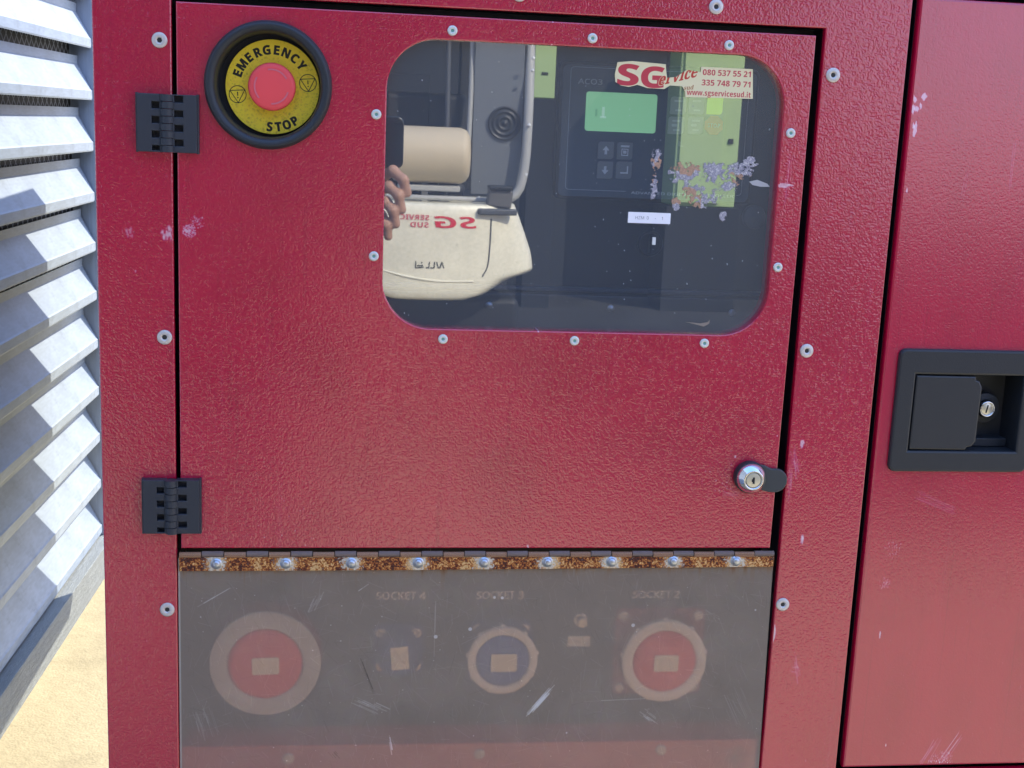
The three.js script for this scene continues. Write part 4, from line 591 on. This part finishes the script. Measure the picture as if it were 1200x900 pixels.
// ------------------------------------------------------------------ the photographer, holding a phone (fingers are mirrored at the window's left edge)
{
  const V3 = (a) => new THREE.Vector3(...a);
  function blob(bones, c, half, res, k) {
    const mc = new MarchingCubes(res, new THREE.MeshBasicMaterial(), false, false, 200000); mc.isolation = 0;
    const B = bones.map(([a, b, r0, r1]) => ({ a: V3(a), d: V3(b).sub(V3(a)), r0, r1 })), p = new THREE.Vector3(), hs = res / 2;
    for (let z = 0; z < res; z++) for (let y = 0; y < res; y++) for (let x = 0; x < res; x++) {
      const X = c[0] + ((x - hs) / hs) * half, Y = c[1] + ((y - hs) / hs) * half, Z = c[2] + ((z - hs) / hs) * half; let s = 0;
      for (const { a, d, r0, r1 } of B) { const px = X - a.x, py = Y - a.y, pz = Z - a.z, t = Math.max(0, Math.min(1, (px * d.x + py * d.y + pz * d.z) / d.lengthSq())), q = Math.hypot(px - d.x * t, py - d.y * t, pz - d.z * t) - (r0 + (r1 - r0) * t); s += Math.exp(-Math.min(60, q / k)); }
      mc.field[z * res * res + y * res + x] = s > 0 ? k * Math.log(s) : -1;
    }
    mc.update();
    let g = new THREE.BufferGeometry(); g.setAttribute('position', new THREE.BufferAttribute(mc.positionArray.slice(0, mc.count * 3), 3));
    g = mergeVertices(g.scale(half, half, half).translate(...c), half * 1e-4); g.computeVertexNormals(); return g.toNonIndexed();
  }
  const pr = group('person', null, { label: 'person in navy shirt and jeans photographing the cabinet with both hands raised', category: 'person' });
  const skin = std({ color: lin(0.48, 0.27, 0.19), roughness: 0.55 }), shirt = std({ color: lin(0.035, 0.04, 0.06), roughness: 0.9 }), jeans = std({ color: lin(0.03, 0.045, 0.09), roughness: 0.9 }), hair = std({ color: lin(0.02, 0.014, 0.01), roughness: 0.7 }), shoe = std({ color: lin(0.03, 0.03, 0.03), roughness: 0.7 });
  const X = -0.29, Z = 1.62;
  const rS = [X + 0.18, 1.36, Z], lS = [X - 0.18, 1.36, Z], rE = [X + 0.2, 1.06, Z - 0.16], lE = [X - 0.2, 1.06, Z - 0.18], rW = [0.035, 1.265, 1.235], lW = [-0.085, 1.33, 1.24];
  const body = [blob([[[X, 1.42, Z], [X, 1.53, Z - 0.03], 0.055, 0.052], [[X, 1.66, Z - 0.03], [X, 1.57, Z - 0.06], 0.085, 0.055], [[X, 1.63, Z - 0.07], [X, 1.61, Z - 0.1], 0.06, 0.03], [[X, 1.63, Z - 0.112], [X, 1.605, Z - 0.13], 0.005, 0.009], [[X, 1.555, Z - 0.1], [X, 1.54, Z - 0.1], 0.025, 0.022], [[X - 0.083, 1.61, Z - 0.03], [X - 0.086, 1.59, Z - 0.025], 0.009, 0.006], [[X + 0.083, 1.61, Z - 0.03], [X + 0.086, 1.59, Z - 0.025], 0.009, 0.006]], [X, 1.58, Z - 0.03], 0.22, 92, 0.009),
    blob([[rS, rE, 0.05, 0.042], [rE, rW, 0.043, 0.027], [lS, lE, 0.05, 0.042], [lE, lW, 0.043, 0.027]], [X + 0.05, 1.2, Z - 0.2], 0.48, 88, 0.012)];
  // right hand: palm below the phone, fingers curled up round its far side
  const hand = (w, s, knuckles) => { const b = []; const pc = knuckles.reduce((q, kk) => q.add(V3(kk[0])), new THREE.Vector3()).multiplyScalar(1 / knuckles.length);
    knuckles.forEach((kk) => { b.push([w, kk[0], 0.019, 0.0105]); for (let i = 0; i < kk.length - 1; i++) b.push([kk[i], kk[i + 1], 0.0094 - i * 0.0005, 0.009 - i * 0.0006]); }); return b; };
  body.push(blob([...hand(rW, 1, [
    [[0.062, 1.347, 1.195], [0.08, 1.36, 1.158], [0.098, 1.345, 1.146], [0.106, 1.322, 1.15]],
    [[0.06, 1.325, 1.193], [0.074, 1.332, 1.156], [0.09, 1.318, 1.145], [0.097, 1.292, 1.15]],
    [[0.057, 1.302, 1.193], [0.068, 1.305, 1.157], [0.081, 1.29, 1.147], [0.087, 1.266, 1.152]],
    [[0.052, 1.281, 1.196], [0.061, 1.279, 1.163], [0.071, 1.263, 1.153], [0.074, 1.243, 1.158]]]),
    [[0.03, 1.29, 1.225], [0.052, 1.345, 1.222], 0.016, 0.012], [[0.052, 1.345, 1.222], [0.066, 1.375, 1.205], 0.012, 0.0095]], [0.065, 1.3, 1.185], 0.1, 76, 0.0024));
  body.push(blob([...hand(lW, -1, [
    [[-0.06, 1.395, 1.205], [-0.045, 1.402, 1.166], [-0.03, 1.392, 1.157], [-0.025, 1.38, 1.16]],
    [[-0.064, 1.378, 1.203], [-0.05, 1.376, 1.165], [-0.036, 1.366, 1.156], [-0.03, 1.352, 1.16]],
    [[-0.068, 1.36, 1.203], [-0.055, 1.354, 1.167], [-0.042, 1.342, 1.158], [-0.036, 1.328, 1.162]],
    [[-0.074, 1.343, 1.206], [-0.063, 1.334, 1.173], [-0.052, 1.322, 1.164], [-0.047, 1.31, 1.168]]]),
    [[-0.075, 1.36, 1.225], [-0.05, 1.385, 1.215], 0.015, 0.011], [[-0.05, 1.385, 1.215], [-0.03, 1.395, 1.192], 0.011, 0.0095]], [-0.055, 1.355, 1.19], 0.1, 76, 0.0024));
  mesh('body', body, skin, pr);
  mesh('shirt', blob([[[X, 1.34, Z], [X, 0.98, Z], 0.13, 0.135], [[X - 0.12, 1.36, Z], [X + 0.12, 1.36, Z], 0.085, 0.085], [[X - 0.06, 1.3, Z - 0.01], [X + 0.06, 1.3, Z - 0.01], 0.12, 0.12], [rS, [X + 0.195, 1.16, Z - 0.1], 0.078, 0.066], [lS, [X - 0.195, 1.16, Z - 0.1], 0.078, 0.066], [[X, 1.0, Z], [X, 0.9, Z], 0.145, 0.15]], [X, 1.15, Z], 0.42, 80, 0.02), shirt, pr);
  mesh('trousers', blob([[[X - 0.07, 0.94, Z], [X + 0.07, 0.94, Z], 0.115, 0.115], [[X - 0.09, 0.88, Z], [X - 0.11, 0.48, Z - 0.01], 0.095, 0.066], [[X + 0.09, 0.88, Z], [X + 0.11, 0.48, Z - 0.01], 0.095, 0.066], [[X - 0.11, 0.48, Z - 0.01], [X - 0.115, 0.09, Z + 0.02], 0.066, 0.056], [[X + 0.11, 0.48, Z - 0.01], [X + 0.115, 0.09, Z + 0.02], 0.066, 0.056]], [X, 0.55, Z], 0.56, 80, 0.018), jeans, pr);
  mesh('shoe', blob([[[X - 0.115, 0.045, Z + 0.05], [X - 0.125, 0.035, Z - 0.16], 0.045, 0.036]], [X - 0.12, 0.05, Z - 0.05], 0.2, 40, 0.01), shoe, pr);
  mesh('shoe', blob([[[X + 0.115, 0.045, Z + 0.05], [X + 0.125, 0.035, Z - 0.16], 0.045, 0.036]], [X + 0.12, 0.05, Z - 0.05], 0.2, 40, 0.01), shoe, pr);
  mesh('hair', blob([[[X, 1.69, Z - 0.01], [X, 1.62, Z + 0.03], 0.09, 0.075], [[X - 0.04, 1.72, Z - 0.06], [X + 0.04, 1.72, Z - 0.06], 0.05, 0.05]], [X, 1.66, Z], 0.2, 56, 0.012), hair, pr);
  const eyeM = std({ color: lin(0.7, 0.68, 0.65), roughness: 0.2 }), irisM = std({ color: lin(0.05, 0.03, 0.02), roughness: 0.15 }), lipM = std({ color: lin(0.42, 0.17, 0.14), roughness: 0.5 });
  for (const s of [-1, 1]) { mesh('eye', new THREE.SphereGeometry(0.0105, 20, 14).scale(1.25, 0.62, 1).translate(X + s * 0.032, 1.637, Z - 0.1055), eyeM, pr); mesh('iris', new THREE.SphereGeometry(0.0055, 16, 10).scale(1, 1, 0.5).translate(X + s * 0.032, 1.6365, Z - 0.1142), irisM, pr); mesh('eyebrow', new THREE.CapsuleGeometry(0.0035, 0.028, 4, 10).rotateZ(Math.PI / 2 - s * 0.12).translate(X + s * 0.033, 1.656, Z - 0.108), hair, pr); }
  mesh('mouth', new THREE.CapsuleGeometry(0.0045, 0.034, 4, 12).rotateZ(Math.PI / 2).scale(1, 1, 0.8).translate(X, 1.569, Z - 0.1265), lipM, pr);
  rebase(pr, X, 0, Z);
  const ph = group('phone', null, { label: 'black phone held up sideways by the photographer', category: 'phone' });
  mesh('phone_body', plate(rrect(THREE.Shape, -0.036, 0.098, 1.364, 1.455, 0.012), 1.1762, 0.0082, 0.0028), std({ color: lin(0.012, 0.013, 0.016), roughness: 0.25 }), ph);
  mesh('phone_screen', plate(rrect(THREE.Shape, -0.033, 0.095, 1.367, 1.452, 0.01), 1.1768, 0.0005, 0), std({ color: lin(0.02, 0.02, 0.025), roughness: 0.08 }), ph);
  mesh('lens', latheZ([[0.008, 0], [0.008, 0.0018], [0.0055, 0.002], [0, 0.0012]], 0, 0, 0, 24).rotateY(Math.PI).translate(-0.008, 1.446, 1.1679), std({ color: lin(0.02, 0.02, 0.03), roughness: 0.1 }), ph);
  rebase(ph, 0.03, 1.364, 1.17);
}

renderer.render(scene, camera);
